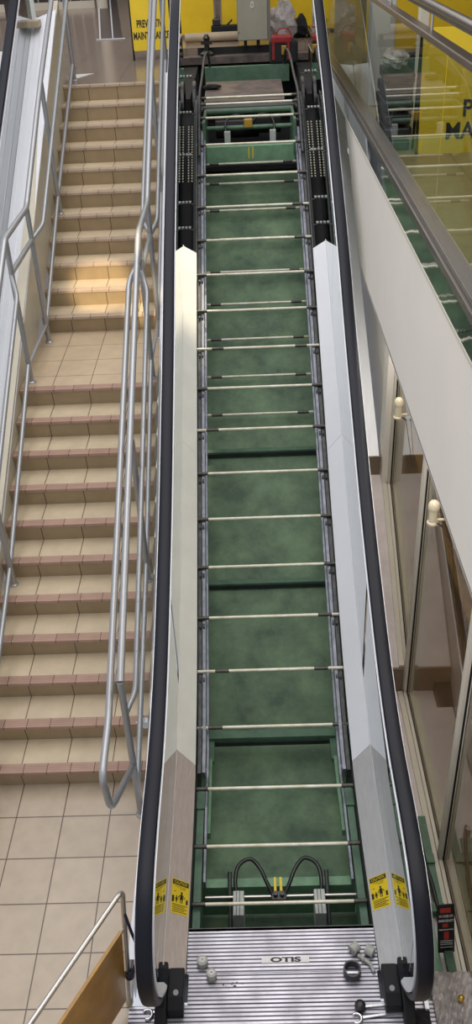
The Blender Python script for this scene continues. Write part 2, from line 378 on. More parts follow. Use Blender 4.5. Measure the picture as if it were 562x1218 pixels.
# =================================================================== HANDRAILS OF THE STAIRS
def mitre(pts, r=0.05, n=5):
    P = [Vector(p) for p in pts]; out = [P[0]]
    for a, m, c in zip(P, P[1:], P[2:]):
        d1 = (a - m); d2 = (c - m); k = min(r, d1.length * .45, d2.length * .45)
        s, e = m + d1.normalized() * k, m + d2.normalized() * k
        for i in range(n + 1):
            t = i / n; out.append(s * (1 - t) ** 2 + m * 2 * t * (1 - t) + e * t * t)
    out.append(P[-1]); return out
zl = 11 * R_
def railing(X, lab, side):
    r = empty('stair_railing', lab, 'handrail', (0, 0, 0))
    feet = [(-0.24, 0.0), (1.20, 5 * R_), (2.68, zl), (3.48, zl), (4.78, 16 * R_), (6.52, UP)]
    tops = [(-0.24, 1.17), (1.20, 5 * R_ + 1.17), (2.68, zl + 1.16), (3.48, zl + 1.16), (4.78, 16 * R_ + 1.16), (6.52, UP + 1.16)]
    for (y, z), (_, zt) in zip(feet, tops):
        b = MB(); b.cyl((X, y, z), (X, y, zt), 0.021, 16); f = b.build('post', 'pipe', r)
        b = MB(); b.lathe((X, y, z), [(0.034, 0), (0.034, 0.006), (0.026, 0.014), (0.022, 0.016)], 16); b.build('base_collar', 'pipe', f)
    tp = [(X, y, z) for y, z in tops]
    sy = 0.0
    b = MB(); b.tube(mitre([(X, -0.24, 1.17)] + tp[2:6] + [(X, 7.2, UP + 1.16)] if True else tp, 0.06), 0.0225, 16); b.build('top_rail', 'pipe', r)
    # bottom rails between posts
    for i in range(5):
        (ya, za), (yb, zb) = feet[i], feet[i + 1]
        h1 = 0.16 if i else 0.24
        b = MB(); b.cyl((X, ya, za + h1 if i not in (2,) else za + 0.15), (X, yb, zb + (0.16)), 0.018, 14); b.build('bottom_rail', 'pipe', r)
    # mid rail on the landing
    b = MB(); b.cyl((X, 2.68, zl + 0.90), (X, 3.48, zl + 0.90), 0.021, 14); b.build('mid_rail', 'pipe', r)
    # side grab rails on brackets in both flights
    offs = [(-0.075, True), (0.05, False)] if side == 'R' else [(0.07, False)]
    for dx, loop in offs:
        xs = X + dx
        lo = [(xs, -0.16, 0.98), (xs, 2.50, zl + 0.83)]
        if loop:
            pts = [(X, -0.235, 0.44), (X - 0.03, -0.42, 0.52), (xs + 0.01, -0.70, 0.62), (xs, -0.70, 0.97), (xs, -0.62, 1.0), (xs, 2.50, zl + 0.86), (X - 0.01, 2.66, zl + 0.90)]
            # loop: out from the post, up and back along the flight
            b = MB(); b.tube(mitre([(X, -0.24, 0.47), (xs + 0.015, -0.70, 0.66), (xs, -0.71, 0.93), (xs, -0.36, 0.99), (xs, 2.46, zl + 0.88), (X - 0.005, 2.67, zl + 0.97)], 0.07, 6), 0.021, 16)
            b.build('grab_rail', 'pipe', r)
        else:
            b = MB(); b.tube(mitre([(X, -0.225, 0.90), (xs, -0.10, 0.95), (xs, 2.46, zl + 0.80), (X, 2.66, zl + 0.88)], 0.05), 0.0175, 14); gr = b.build('grab_rail', 'pipe', r)
            b = MB()
            for q in range(9):
                y = 0.1 + q * 0.27; z = 0.95 + (y + 0.1) / 2.56 * (zl + 0.80 - 0.95)
                b.cyl((xs, y, z + 0.012), (xs, y, z + 0.0195), 0.004, 8)
            b.build('screw', 'blackp', gr)
        b = MB(); b.tube(mitre([(X, 3.49, zl + 0.90), (xs, 3.66, zl + 0.97), (xs, 6.35, UP + 0.82), (X, 6.5, UP + 0.85)], 0.05), 0.0185, 14); b.build('grab_rail', 'pipe', r)
    return r
railing(0.555, 'silver pipe railing with an end loop, between the stairs and the stripped escalator', 'R')
railing(-0.425, 'silver pipe railing along the cream wall on the left edge of the stairs', 'L')

# =================================================================== ESCALATOR (stripped)
XC = 1.411
inner = smooth([(0, -1.29, 0.030), (0, -1.0, 0.004), (0, -0.6, -0.012), (0, -0.2, 0.0), (0, 0.12, 0.045), (0, 0.72, ax(0.72) + 0.135), (0, 1.33, ax(1.33) + 0.10), (0, 1.95, ax(1.95) + 0.085), (0, 2.6, ax(2.6) + 0.105), (0, 3.3, ax(3.3) + 0.135), (0, 4.06, ax(4.06) + 0.155)])
ridge = smooth([(0, -1.29, 0.115), (0, -0.9, 0.122), (0, -0.5, 0.130), (0, -0.1, 0.150), (0, 0.25, 0.24), (0, 0.6, ax(0.6) + 0.325), (0, 1.2, ax(1.2) + 0.25), (0, 1.8, ax(1.8) + 0.236), (0, 2.46, ax(2.46) + 0.232), (0, 3.2, ax(3.2) + 0.222), (0, 4.03, ax(4.03) + 0.22)])
railc = [(0, 7.2, 4.35), (0, 6.5, 4.33), (0, 5.8, 4.23), (0, 5.2, 4.02), (0, 4.6, 3.74), (0, 4.08, 3.50), (0, 3.34, 3.09), (0, 2.61, 2.672), (0, 2.0, 2.278), (0, 1.41, 1.932), (0, 0.865, 1.622), (0, 0.33, 1.368), (0, -0.17, 1.165), (0, -0.62, 1.055), (0, -1.08, 1.035), (0, -1.38, 0.995), (0, -1.58, 0.89), (0, -1.68, 0.74), (0, -1.69, 0.58), (0, -1.63, 0.42), (0, -1.53, 0.28), (0, -1.42, 0.17), (0, -1.32, 0.12)]
rail = smooth(railc, 5)
def at(pts, y):
    return lerp_poly([(p.y, p.z) for p in pts], y)
def xi(s): return XC + s * 0.5215      # inner deck edge
def xg(s): return XC + s * 0.636       # glass line
def xdrift(y):                          # decks splay very slightly wider at the foot
    return 0.0
esc = empty('escalator', 'escalator stripped of its steps, with green pan, black handrails and bare axle rods', 'escalator', (0, 0, 0))
cap = [(-0.038, -0.012), (-0.040, 0.004), (-0.034, 0.016), (-0.02, 0.022), (0.02, 0.022), (0.034, 0.016), (0.040, 0.004), (0.038, -0.012), (0.022, -0.016), (-0.022, -0.016)]
gcap = [(-0.030, -0.045), (-0.046, -0.030), (-0.046, -0.018), (0.046, -0.018), (0.046, -0.030), (0.030, -0.045)]
def balustrade(parent, s, xglass, rail_pts, base_fn, ybot, glassmat='glass', joints=()):
    b = MB(); b.sweep_x([(xglass, p.y, p.z) for p in rail_pts], cap if True else cap); hr = b.build('handrail', 'rubber', parent)
    # normals point up on the top run because the path runs downhill: flip offsets
    b = MB(); b.sweep_x([(xglass, p.y, p.z) for p in rail_pts[:-6]], gcap); b.build('handrail_guide', 'guide', hr)
    return hr
def flipn(prof): return [(a, -c) for a, c in prof]
cap, gcap = flipn(cap), flipn(gcap)
for s in (-1, 1):
    X = xg(s)
    b = MB(); b.sweep_x([(X, p.y, p.z) for p in rail], cap); hr = b.build('handrail', 'rubber', esc)
    b = MB(); b.sweep_x([(X, p.y, p.z) for p in rail[:-8]], gcap); b.build('handrail_guide', 'guide', hr)
    # glass sheets
    ys = [-1.28 + i * 0.0 for i in range(1)]
    # newel glass: polygon from ridge end round the rail
    cuts = [5.9, 3.32, 0.62, -99]
    toppts = [p for p in rail if True]
    for ci in range(3):
        ya, yb = cuts[ci], cuts[ci + 1]
        b = MB()
        if ci < 2:
            n = 14; A = []; B = []
            for i in range(n + 1):
                y = ya + (yb + 0.006 - ya) * i / n
                zt = lerp_poly([(p.y, p.z) for p in rail[:80] if p.y > -1.3], y) - 0.03
                zb = (at(ridge, y) if y < 4.03 else ax(y) + 0.10) - 0.02
                A.append((X, y, zt)); B.append((X, y, max(zb, -9)))
            b.strip(A, B)
        else:
            rp = [p for p in rail if p.y <= 0.60]
            top = [(X, p.y + (0.03 if p.y < -1.45 else 0), p.z - (0.03 if p.y > -1.5 and p.z > 0.6 else -0.0)) for p in rp if p.z > 0.14]
            bot = [(X, p.y, p.z - 0.02) for p in ridge if p.y < 0.60]
            poly = top + bot
            f = b.bm.faces.new([b.bm.verts.new(q) for q in poly])
            bmesh.ops.triangulate(b.bm, faces=[f])
        b.build('glass_panel', 'glass', esc, solid=0.008, off=0)
    # inner decks in three sheets
    Y = [(-1.29, 0.10), (0.103, 2.30), (2.303, 4.04)]
    mats = (['steel_shade_p', 'whitew', 'whitew'] if s < 0 else ['steel_shade_g', 'white', 'white'])  # lower sheets darker: shade of their different tilt is in the colour
    for (ya, yb), m in zip(Y, mats):
        n = 16; A = []; B = []; D = []; E2 = []
        for i in range(n + 1):
            y = ya + (yb - ya) * i / n
            A.append((xg(s) - s * 0.006, y - 0.0, at(ridge, y))); B.append((xi(s), y - 0.0, at(inner, y))); D.append((xi(s) + s * 0.003, y, at(inner, y) - 0.03))
            E2.append((xg(s) - s * 0.006, y, at(ridge, y) + 0.012))
        b = MB(); b.strip(E2, A); b.strip(A, B); b.strip(B, D)
        bmesh.ops.remove_doubles(b.bm, verts=b.bm.verts, dist=1e-5)
        d = b.build('deck_panel', m, esc, solid=0.003, off=0)
        if yb < 0.2: lower_deck = d
        d['label'] = ('painted white deck sheet' if m.startswith('white') else 'lower deck sheet with its tilt shade put into the colour')
        if m.startswith('steel'):
            if s < 0: deckL = d
            else: deckR = d
    # newel base, black
    b = MB()
    b.prism_x([(-1.285, 0.09), (-1.285, -0.0), (-1.50, 0.0), (-1.50, 0.07), (-1.44, 0.10)], xi(s) + s * 0.0, xg(s) - s * 0.03)
    b.build('newel_skirt', 'blackp', esc, bev=0.006)
    b = MB(); b.cyl((XC + s * 0.56, -1.42, 0.095), (XC + s * 0.56, -1.425, 0.106), 0.014, 18); b.build('bolt', 'pipe', esc)
    b = MB(); b.prism_x([(-1.27, 0.128), (-1.3, 0.02), (-1.60, 0.0), (-1.62, 0.05), (-1.5, 0.10)], xg(s) - 0.03, xg(s) + 0.03); b.build('handrail_inlet', 'blackp', esc, bev=0.008)
    # outer deck and outer cladding
    xo = (0.585 if s < 0 else 2.315)
    A = []; B = []; D = []
    yend = -1.25 if s < 0 else 2.1
    for i in range(30):
        y = yend + (6.0 - yend) * i / 29
        zr = at(ridge, y) if y < 4.0 else ax(y) + 0.22
        A.append((xg(s) + s * 0.008, y, zr - 0.01)); B.append((xo, y, zr + (0.02 if s > 0 else 0.0))); D.append((xo, y, zr - (0.30 if s > 0 else 0.40)))
    b = MB(); b.strip(A, B); b.strip(B, D)
    if s > 0: b.face([A[0], B[0], D[0], (A[0][0], A[0][1], A[0][2] - 0.3)])
    bmesh.ops.remove_doubles(b.bm, verts=b.bm.verts, dist=1e-5)
    b.build('outer_cladding', 'white' if s < 0 else 'whitec', esc, solid=0.004, off=0)
# lower outer side on the right (stair-stepped ledge seen beside the shopfront)
b = MB(); b.prism_x([(2.1, 1.02), (0.83, 0.17), (0.83, -0.1), (2.1, -0.1)], 2.10, 2.44); b.build('trim_3', 'pinkledge', kind='structure')
b = MB(); b.box(2.10, 2.40, 2.095, 2.11, 0.9, 1.18); b.build('trim_4', 'tan', kind='structure')
b = MB(); b.box(2.10, 2.44, 0.815, 0.83, -0.1, 0.165); b.build('trim_5', 'tan', kind='structure')
b = MB()
b.strip([(2.09, 2.1, ax(2.1) + 0.2), (2.09, 0.6, 0.34), (2.09, -0.1, 0.12), (2.09, -1.3, 0.10)], [(2.09, 2.1, 0), (2.09, 0.6, -0.1), (2.09, -0.1, -0.1), (2.09, -1.3, -0.1)])
b.build('side_sheet', 'white', esc, solid=0.01)
# truss sides, pan, tracks
def inc(fn_h, x0, x1, h0, h1, y0, y1, name, mat, parent=esc, flat=None, n=10):
    """box following the incline between axle offsets h0..h1"""
    A = []
    pts_t = []; pts_b = []
    for i in range(n + 1):
        y = y0 + (y1 - y0) * i / n; c = axl(y)
        pts_t.append((y, c + h1)); pts_b.append((y, c + h0))
    b = MB(); b.prism_x(pts_t + pts_b[::-1], x0, x1); return b.build(name, mat, parent)
def axl(y):       # axle path incl. lower and upper curve
    pts = [(-1.2, -0.115), (-0.8, -0.115), (-0.43, -0.10), (-0.02, -0.05), (0.2, ax(0.2) + 0.03 + 0.06), (0.45, ax(0.45) + 0.03), (0.9, ax(0.9)), (5.4, ax(5.4)), (5.74, 3.0), (6.0, 3.09), (6.3, 3.13), (8.6, 3.13)]
    return lerp_poly(pts, y)
for s in (-1, 1):
    def xx(a, c): return tuple(sorted((XC + s * a, XC + s * c)))
    inc(None, *xx(0.465, 0.487), -0.07, -0.014, 0.15, 5.6, 'track', 'track', n=24)
    inc(None, *xx(0.448, 0.462), -0.16, -0.09, -0.6, 5.6, 'track', 'track', n=24)
    inc(None, *xx(0.494, 0.519), -0.10, -0.022, 0.15, 6.2, 'track', 'trackd', n=24)
    inc(None, *xx(0.540, 0.56), -0.95, -0.02, -0.95, 6.2, 'side_plate', 'greend', n=24)
    inc(None, *xx(0.524, 0.536), -0.2, 0.02, 3.9, 6.2, 'edge_angle', 'trackd', n=10)
    inc(None, *xx(0.562, 0.80), -0.40, -0.16, 0.4, 6.3, 'side_dark_fill', 'void', n=24)  # added near-black box that keeps the open gap beside the truss dark
    # lower curved tail tracks in green channel
    b = MB(); b.box(*xx(0.47, 0.515), -0.98, 0.06, -0.33, -0.16); b.box(*xx(0.465, 0.520), -0.10, 0.03, -0.16, -0.145); b.build('tail_track', 'greenb', esc)
    b = MB(); b.box(*xx(0.435, 0.458), -0.18, 0.44, -0.36, -0.30); gb = b.build('guide_bar', 'greenl', esc)
    b = MB(); b.box(*xx(0.458, 0.485), 0.34, 0.37, -0.34, -0.31); b.box(*xx(0.458, 0.485), -0.12, -0.09, -0.34, -0.31); b.build('bolt', 'guide', gb)
# pan
b = MB()
pan = [(y, axl(y) - 0.80) for y in (8.6, 6.3, 5.9, 5.4, 4, 3, 2, 1.2, 0.9)] + [(0.5, -0.66), (-0.2, -0.70), (-1.02, -0.70)]
b.strip([(0.83, y, z) for y, z in pan], [(1.99, y, z) for y, z in pan]); b.build('pan', 'green', esc, solid=0.01)
for (y, dz) in ((3.02, 0), (1.93, 0)):
    c = ax(y) - 0.80
    b = MB(); b.box(0.87, 1.95, y, y + 0.012, c + 0.02, c + 0.055); b.build('cross_beam', 'greend', esc)
    b = MB(); b.box(0.87, 1.95, y + 0.012, y + 0.07, c + 0.03, c + 0.065); b.build('cross_beam', 'greenb', esc)
# lower frame: U shaped green channel
b = MB(); b.box(0.93, 1.89, 0.69, 0.76, -0.44, -0.37); b.box(0.93, 0.98, 0.50, 0.69, -0.44, -0.40); b.box(1.84, 1.89, 0.50, 0.69, -0.44, -0.40); b.build('tail_frame', 'greenb', esc)
b = MB(); b.box(0.98, 1.84, 0.68, 0.69, -0.45, -0.41); b.build('tail_frame', 'greend', esc)
# back wall of the lower pit beneath the landing plate
b = MB(); b.box(0.80, 2.02, -1.06, -1.04, -0.72, -0.03); b.build('pit_wall', 'greend', esc)
b = MB(); b.box(0.92, 1.90, -0.56, -0.50, -0.62, -0.32); b.build('pit_beam', 'greenl', esc)
# lateral rod, brush blocks, hoses and centre bracket at the foot
b = MB(); b.cyl((0.96, -0.66, -0.27), (1.90, -0.66, -0.27), 0.011, 14); b.build('tension_rod', 'pipeb', esc)
for s in (-1, 1):
    b = MB(); b.box(XC + s * 0.245 - 0.033, XC + s * 0.245 + 0.033, -0.82, -0.66, -0.40, -0.20); bl = b.build('chain_lubricator', 'brushg', esc, bev=0.004)
    b = MB()
    for q in (-0.015, 0.005): b.box(XC + s * 0.245 + q, XC + s * 0.245 + q + 0.004, -0.82, -0.66, -0.2, -0.196)
    b.build('slot', 'trackd', bl)
    b = MB(); b.cyl((XC + s * 0.30, -0.84, -0.40), (XC + s * 0.30, -0.52, -0.22), 0.014, 12); b.build('bracket_leg', 'trackd', esc)
    pts = smooth([(XC + s * 0.245, -0.70, -0.27), (XC + s * 0.265, -0.60, -0.22), (XC + s * 0.245, -0.50, -0.19), (XC + s * 0.17, -0.46, -0.18), (XC + s * 0.11, -0.52, -0.19), (XC + s * 0.07, -0.60, -0.22), (XC + s * 0.03, -0.67, -0.26)], 6)
    b = MB(); b.tube(pts, 0.0125, 12); b.build('hose', 'hose', esc)
b = MB(); b.box(XC - 0.045, XC + 0.045, -0.70, -0.64, -0.29, -0.24, 0.004); b.cyl((XC - 0.02, -0.67, -0.24), (XC - 0.02, -0.67, -0.22), 0.014); b.cyl((XC + 0.02, -0.67, -0.24), (XC + 0.02, -0.67, -0.22), 0.014); b.build('centre_bracket', 'grease', esc)
b = MB(); b.box(XC - 0.028, XC - 0.012, -0.62, -0.50, -0.318, -0.314); b.box(XC + 0.008, XC + 0.024, -0.62, -0.50, -0.318, -0.314); b.build('paint_mark', 'sticky', esc)
# axle rods with joint bushes, rollers
def axle_rod(y, z, x0=0.886, x1=1.937, r=0.0112, bushes=(0.035, 0.965), name='step_axle', rollers=True):
    b = MB(); b.cyl((x0, y, z), (x1, y, z), r, 12); o = b.build(name, 'axle', esc)
    b = MB()
    for f, wd in ((bushes[0], 0.05), (bushes[1], 0.05)):
        xc = x0 + (x1 - x0) * f; b.cyl((xc - wd, y, z), (xc + wd, y, z), r + 0.0028, 12)
    b.build('bush', 'joint', o)
    if rollers:
        b = MB()
        for xc in (x0 + 0.022, x0 + 0.048, x1 - 0.022, x1 - 0.048): b.cyl((xc - 0.007, y - 0.045, z - 0.045), (xc + 0.007, y - 0.045, z - 0.045), 0.020, 14)
        b.build('roller', 'trackd', o)
    return o
for i in range(14):
    y = 0.4769 + i * 0.405 * math.cos(math.radians(30)); axle_rod(y, ax(y), bushes=random.choice([(0.035, 0.965), (0.17, 0.85), (0.12, 0.95), (0.035, 0.9)]))
for y, z in ((-0.02, -0.05), (-0.43, -0.085), (-0.79, -0.13)): axle_rod(y, z, rollers=False)
for y, z in ((5.39, 2.82), (5.745, 3.0), (5.985, 3.085), (6.13, 3.12)): axle_rod(y, z)
# returning axles underneath
for y, z in ((3.34, .93), (3.69, 1.14), (4.06, 1.35), (4.42, 1.56), (4.76, 1.76), (5.13, 1.97), (5.47, 2.16), (5.78, 2.35), (6.03, 2.49)):
    axle_rod(y, z, 0.885, 1.94, bushes=(0.13, 0.87), name='return_axle', rollers=False)
# top drive frame
b = MB()
b.prism_x([(5.60, 2.60), (5.60, 2.75), (5.66, 2.76), (5.70, 2.62)], 0.96, 1.86); b.build('drive_frame', 'greenl', esc)
b = MB()
for x in (0.955, 1.855): b.box(x - 0.014, x + 0.014, 5.58, 6.25, 2.66, 2.99, rot=None)
b.cyl((0.96, 6.22, 2.97), (1.86, 6.22, 2.97), 0.03, 16); b.build('drive_frame', 'greenb', esc)
b = MB(); b.cyl((0.96, 5.95, 2.86), (1.86, 5.95, 2.86), 0.022, 14); b.build('drive_frame', 'greenb', esc)
b = MB(); b.box(XC - 0.06, XC + 0.03, 5.92, 5.99, 2.86, 2.94, 0.005); b.build('junction_box', 'brass', esc)
for s in (-1, 1):
    b = MB(); b.box(XC + s * 0.23 - 0.03, XC + s * 0.23 + 0.03, 5.74, 5.80, 2.70, 2.86); b.build('chain_lubricator', 'brushg', esc)
    pts = smooth([(XC + s * 0.24, 5.78, 2.80), (XC + s * 0.25, 5.88, 2.90), (XC + s * 0.20, 5.96, 2.96), (XC + s * 0.10, 5.97, 2.97), (XC + s * 0.03, 5.95, 2.91)], 5)
    b = MB(); b.tube(pts, 0.011, 10); b.build('hose', 'hose', esc)
    b = MB(); b.box(XC + s * 0.02 - 0.004 + 0.0, XC + s * 0.02 + 0.008, 5.598, 5.60, 2.63, 2.74); b.build('paint_mark', 'sticky', esc)
# dark machinery bay, chain wheels, chains at the top
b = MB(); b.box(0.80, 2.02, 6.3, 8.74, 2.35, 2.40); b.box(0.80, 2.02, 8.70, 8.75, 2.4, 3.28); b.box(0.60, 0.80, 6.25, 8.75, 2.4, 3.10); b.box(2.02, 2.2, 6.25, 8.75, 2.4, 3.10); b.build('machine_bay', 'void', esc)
b = MB(); b.prism_x([(6.62, 2.95), (6.62, 3.00), (7.55, 3.06), (7.55, 2.98)], 0.93, 1.80); b.build('cover_sheet', 'plate', esc)
b = MB(); b.box(0.90, 1.92, 8.05, 8.15, 2.96, 3.14); b.box(0.90, 1.92, 8.15, 8.35, 2.96, 2.98); b.build('end_beam', 'greenb', esc)
b = MB(); b.box(0.62, 2.18, 8.5, 8.74, 3.12, 3.2); b.build('end_beam', 'plate', esc)
for s in (-1, 1):
    pts = smooth([(XC + s * 0.50, 5.2, ax(5.2) + 0.05), (XC + s * 0.50, 5.9, 3.14), (XC + s * 0.49, 6.6, 3.24), (XC + s * 0.48, 7.3, 3.34), (XC + s * 0.46, 7.75, 3.34), (XC + s * 0.45, 8.05, 3.2), (XC + s * 0.45, 8.1, 3.05)], 6)
    b = MB(); b.tube(pts, 0.014, 10); b.build('turnaround_track', 'trackd', esc)
    for dx in (0.605, 0.572):
        b = MB()
        for q in range(22):
            y = 4.95 + q * 0.03; z = ax(y) + 0.02
            b.box(XC + s * dx - 0.006, XC + s * dx + 0.006, y, y + 0.014, z, z + 0.010)
            b.box(XC + s * dx - 0.002, XC + s * dx + 0.002, y + 0.010, y + 0.032, z + 0.002, z + 0.006)
        b.build('drive_chain', 'axle', esc)
    for q, y in enumerate((4.35, 4.62, 5.15, 5.65, 6.1)):
        z = ax(y) + 0.10
        b = MB()
        for dx in (-0.016, 0.016): b.box(XC + s * 0.60 + dx - 0.010, XC + s * 0.60 + dx + 0.010, y, y + 0.04, z, z + 0.012)
        cl = b.build('glass_clamp', 'brushg', esc)
        b = MB(); b.cyl((XC + s * 0.60, y + 0.02, z - 0.01), (XC + s * 0.53, y + 0.02, z - 0.02), 0.005, 8); b.build('stud', 'trackd', cl)
    b = MB(); b.ring((XC + s * 0.57, 6.5, 2.95), (1, 0, 0), 0.28, 0.16, 0.03, 36); b.build('chain_wheel', 'grease', esc)
b = MB(); b.cyl((0.84, 6.5, 2.95), (1.98, 6.5, 2.95), 0.05, 20); b.build('drive_shaft', 'grease', esc)
for i, (x, y, z, rx, ry, rz_) in enumerate(((1.2, 6.75, 2.72, .16, .2, .12), (1.62, 6.8, 2.75, .14, .16, .12), (1.42, 7.0, 2.7, .1, .3, .15))):
    b = MB(); b.cyl((x - rx, y, z), (x + rx, y, z), rz_, 18); b.build('motor', 'grease', esc)
# landing plate (comb side at y -1.02)
b = MB(); b.prism_x([(-1.02, -0.006), (-1.02, 0.0), (-1.272, 0.0), (-1.272, -0.012), (-1.02, -0.012)], 0.893, 1.929); lp = b.build('landing_plate', 'groove', esc)
b = MB(); b.box(0.905, 1.917, -1.434, -1.276, -0.012, 0.0); b.build('landing_plate', 'groove', esc)
b = MB(); b.box(0.60, 2.2, -1.62, -1.438, -0.012, 0.0); b.build('landing_plate', 'groove', esc)
b = MB(); b.box(0.885, 1.94, -1.035, -1.015, -0.03, -0.0); b.build('comb_carrier', 'trackd', esc)
b = MB(); b.box(1.30, 1.558, -1.222, -1.192, 0.0, 0.0015); bd = b.build('maker_badge', 'whiteink', esc)
text('lettering', 'OTIS', 0.036, 'ink', (1.43, -1.207, 0.0018), rot_axes((1, 0, 0), (0, 1, 0)), bd, bold=0.0016, sx=2.15)
# black side skirting gap strips beside the plate
for s in (-1, 1):
    x0, x1 = sorted((XC + s * 0.515, XC + s * 0.535)); b = MB(); b.box(x0, x1, -1.29, 0.1, -0.10, -0.012); b.build('skirt_strip', 'blackp', esc)

# caution stickers on the lower deck sheets
def sticker(parent, s, f0, f1, y0, y1, h):
    """printed label following the deck sheet: f0..f1 across (left to right), y0/y1 back corners, h long"""
    def pt(a, d, e=0.0):
        f = f0 + (f1 - f0) * a; y = y0 + (y1 - y0) * a - d * h
        p = deckpt(s, f, y); n = Vector((s * -0.45, 0, 0.9)).normalized()
        return p + n * (e + 0.0005)
    w = (pt(1, 0) - pt(0, 0)).length
    def rect(name, a0, a1, d0, d1, mat, e, par, nn=4):
        b = MB(); b.strip([pt(a0, d0 + (d1 - d0) * i / nn, e) for i in range(nn + 1)], [pt(a1, d0 + (d1 - d0) * i / nn, e) for i in range(nn + 1)]); return b.build(name, mat, par)
    def lines(body, a, d, width, height, mat, e, par):
        c = bpy.data.curves.new('lettering', 'FONT'); c.body = body; c.size = 1.0; c.align_x = 'CENTER'; c.align_y = 'CENTER'; c.offset = 0.012
        t = bpy.data.objects.new('tmp', c); COL.objects.link(t); bpy.context.view_layer.update()
        me = bpy.data.meshes.new_from_object(t.evaluated_get(bpy.context.evaluated_depsgraph_get())); bpy.data.objects.remove(t)
        xs = [v.co.x for v in me.vertices]; ys = [v.co.y for v in me.vertices]; W = max(xs) - min(xs); H = max(ys) - min(ys); cy_ = (max(ys) + min(ys)) / 2
        for v in me.vertices: v.co = pt(a + v.co.x / W * width, d - (v.co.y - cy_) / H * height, e)
        o = bpy.data.objects.new('lettering', me); COL.objects.link(o); me.materials.clear(); me.materials.append(MT[mat]); o.parent = par
    st_ = rect('caution_label', 0, 1, 0, 1, 'sticky', 0.002, parent)
    rect('heading_bar', 0.04, 0.96, 0.03, 0.17, 'ink', 0.0026, st_)
    lines('CAUTION', 0.5, 0.10, 0.74, 0.085, 'sticky', 0.0032, st_)
    lines('ATTEND CHILDREN', 0.5, 0.215, 0.6, 0.028, 'ink', 0.0028, st_); lines('HOLD HANDRAIL', 0.62, 0.265, 0.34, 0.028, 'ink', 0.0028, st_)
    for i in range(5): rect('text_line', 0.08, 0.92 - (i % 2) * 0.14, 0.73 + i * 0.05, 0.75 + i * 0.05, 'ink', 0.0028, st_)
    r_ = h / w
    def fig(cx, cy, k):
        b = MB(); n_ = 12
        b.face([pt(cx + 0.032 * k * math.cos(6.283 * i / n_) * r_, cy - 0.14 * k + 0.032 * k * math.sin(6.283 * i / n_), .0028) for i in range(n_)])
        b.face([pt(cx - 0.03 * k * r_, cy - 0.105 * k, .0028), pt(cx + 0.03 * k * r_, cy - 0.105 * k, .0028), pt(cx + 0.06 * k * r_, cy + 0.03 * k, .0028), pt(cx - 0.06 * k * r_, cy + 0.03 * k, .0028)])
        for q in (-1, 1):
            b.face([pt(cx + (q * .028 - .014) * k * r_, cy + 0.02 * k, .0028), pt(cx + (q * .028 + .014) * k * r_, cy + 0.02 * k, .0028), pt(cx + (q * .028 + .014) * k * r_, cy + 0.12 * k, .0028), pt(cx + (q * .028 - .014) * k * r_, cy + 0.12 * k, .0028)])
            b.face([pt(cx + q * .03 * k * r_, cy - 0.10 * k, .003), pt(cx + q * .03 * k * r_, cy - 0.075 * k, .003), pt(cx + q * .11 * k * r_, cy, .003), pt(cx + q * .125 * k * r_, cy - 0.02 * k, .003)])
        b.build('pictogram', 'ink', st_)
    fig(0.58, 0.54, 1.15); fig(0.30, 0.60, 0.7)
    rect('pictogram', 0.04, 0.16, 0.50, 0.68, 'ink', 0.0028, st_); rect('pictogram', 0.84, 0.95, 0.54, 0.68, 'ink', 0.0028, st_)
    rect('text_line', 0.12, 0.26, 0.36, 0.38, 'redink', 0.0028, st_)
def deckpt(s, f, y):   # f 0 at ridge, 1 inner
    return Vector((xg(s) - s * 0.006, y, at(ridge, y))).lerp(Vector((xi(s), y, at(inner, y))), f)
sticker(deckL, -1, 0.12, 0.95, -0.765, -0.735, 0.215)
sticker(deckR, 1, 0.93, 0.10, -0.735, -0.765, 0.205)

# =================================================================== LEFT ESCALATOR (beyond the cream wall)
le = empty('escalator', 'neighbouring escalator with white deck and black handrail, left of the cream wall', 'escalator', (0, 0, 0))
A = [(-0.50, y, ax(y) + 0.52 + 0.03) for y in (0.8, 3, 6.4)]; B = [(-0.75, y, ax(y) + 0.47) for y in (0.8, 3, 6.4)]
b = MB(); b.strip(A, B); b.build('deck_panel', 'white', le, solid=0.01)
b = MB()
for x in (-0.56, -0.64, -0.70):
    b.strip([(x, 0.8, ax(0.8) + 0.553 - (-0.5 - x) * 0.3), (x, 6.4, ax(6.4) + 0.553 - (-0.5 - x) * 0.3)], [(x - 0.006, 0.8, ax(0.8) + 0.553 - (-0.5 - x) * 0.3), (x - 0.006, 6.4, ax(6.4) + 0.553 - (-0.5 - x) * 0.3)])
b.build('deck_seam', 'guide', le)
b = MB(); b.strip([(-0.756, y, ax(y) + 1.06) for y in (0.6, 6.4)], [(-0.756, y, ax(y) + 0.44) for y in (0.6, 6.4)]); b.build('glass_panel', 'glass', le, solid=0.008, off=0)
rl = smooth([(0, 8.2, ax(6.9) + 1.08), (0, 7.3, ax(6.9) + 1.06), (0, 6.5, ax(6.5) + 1.08), (0, 5.5, ax(5.5) + 1.085), (0, 4, ax(4) + 1.09), (0, 2, ax(2) + 1.09), (0, 0.6, ax(0.6) + 1.09)], 5)
b = MB(); b.sweep_x([(-0.756, p.y, p.z) for p in rl], cap); hr = b.build('handrail', 'rubber', le)
b = MB(); b.sweep_x([(-0.756, p.y, p.z) for p in rl], gcap); b.build('handrail_guide', 'guide', hr)
b = MB(); b.strip([(-0.77, y, ax(y) + 0.46) for y in (0.6, 6.4)], [(-0.90, y, ax(y) + 0.30) for y in (0.6, 6.4)]); b.build('deck_panel', 'steel_shade_g', le, solid=0.01)
b = MB()
for i in range(20):
    y = 0.8 + i * 0.3; b.box(-1.9, -0.9, y, y + 0.32, ax(y) - 0.1, ax(y) + 0.12)
b.build('step_band', 'trackd', le)
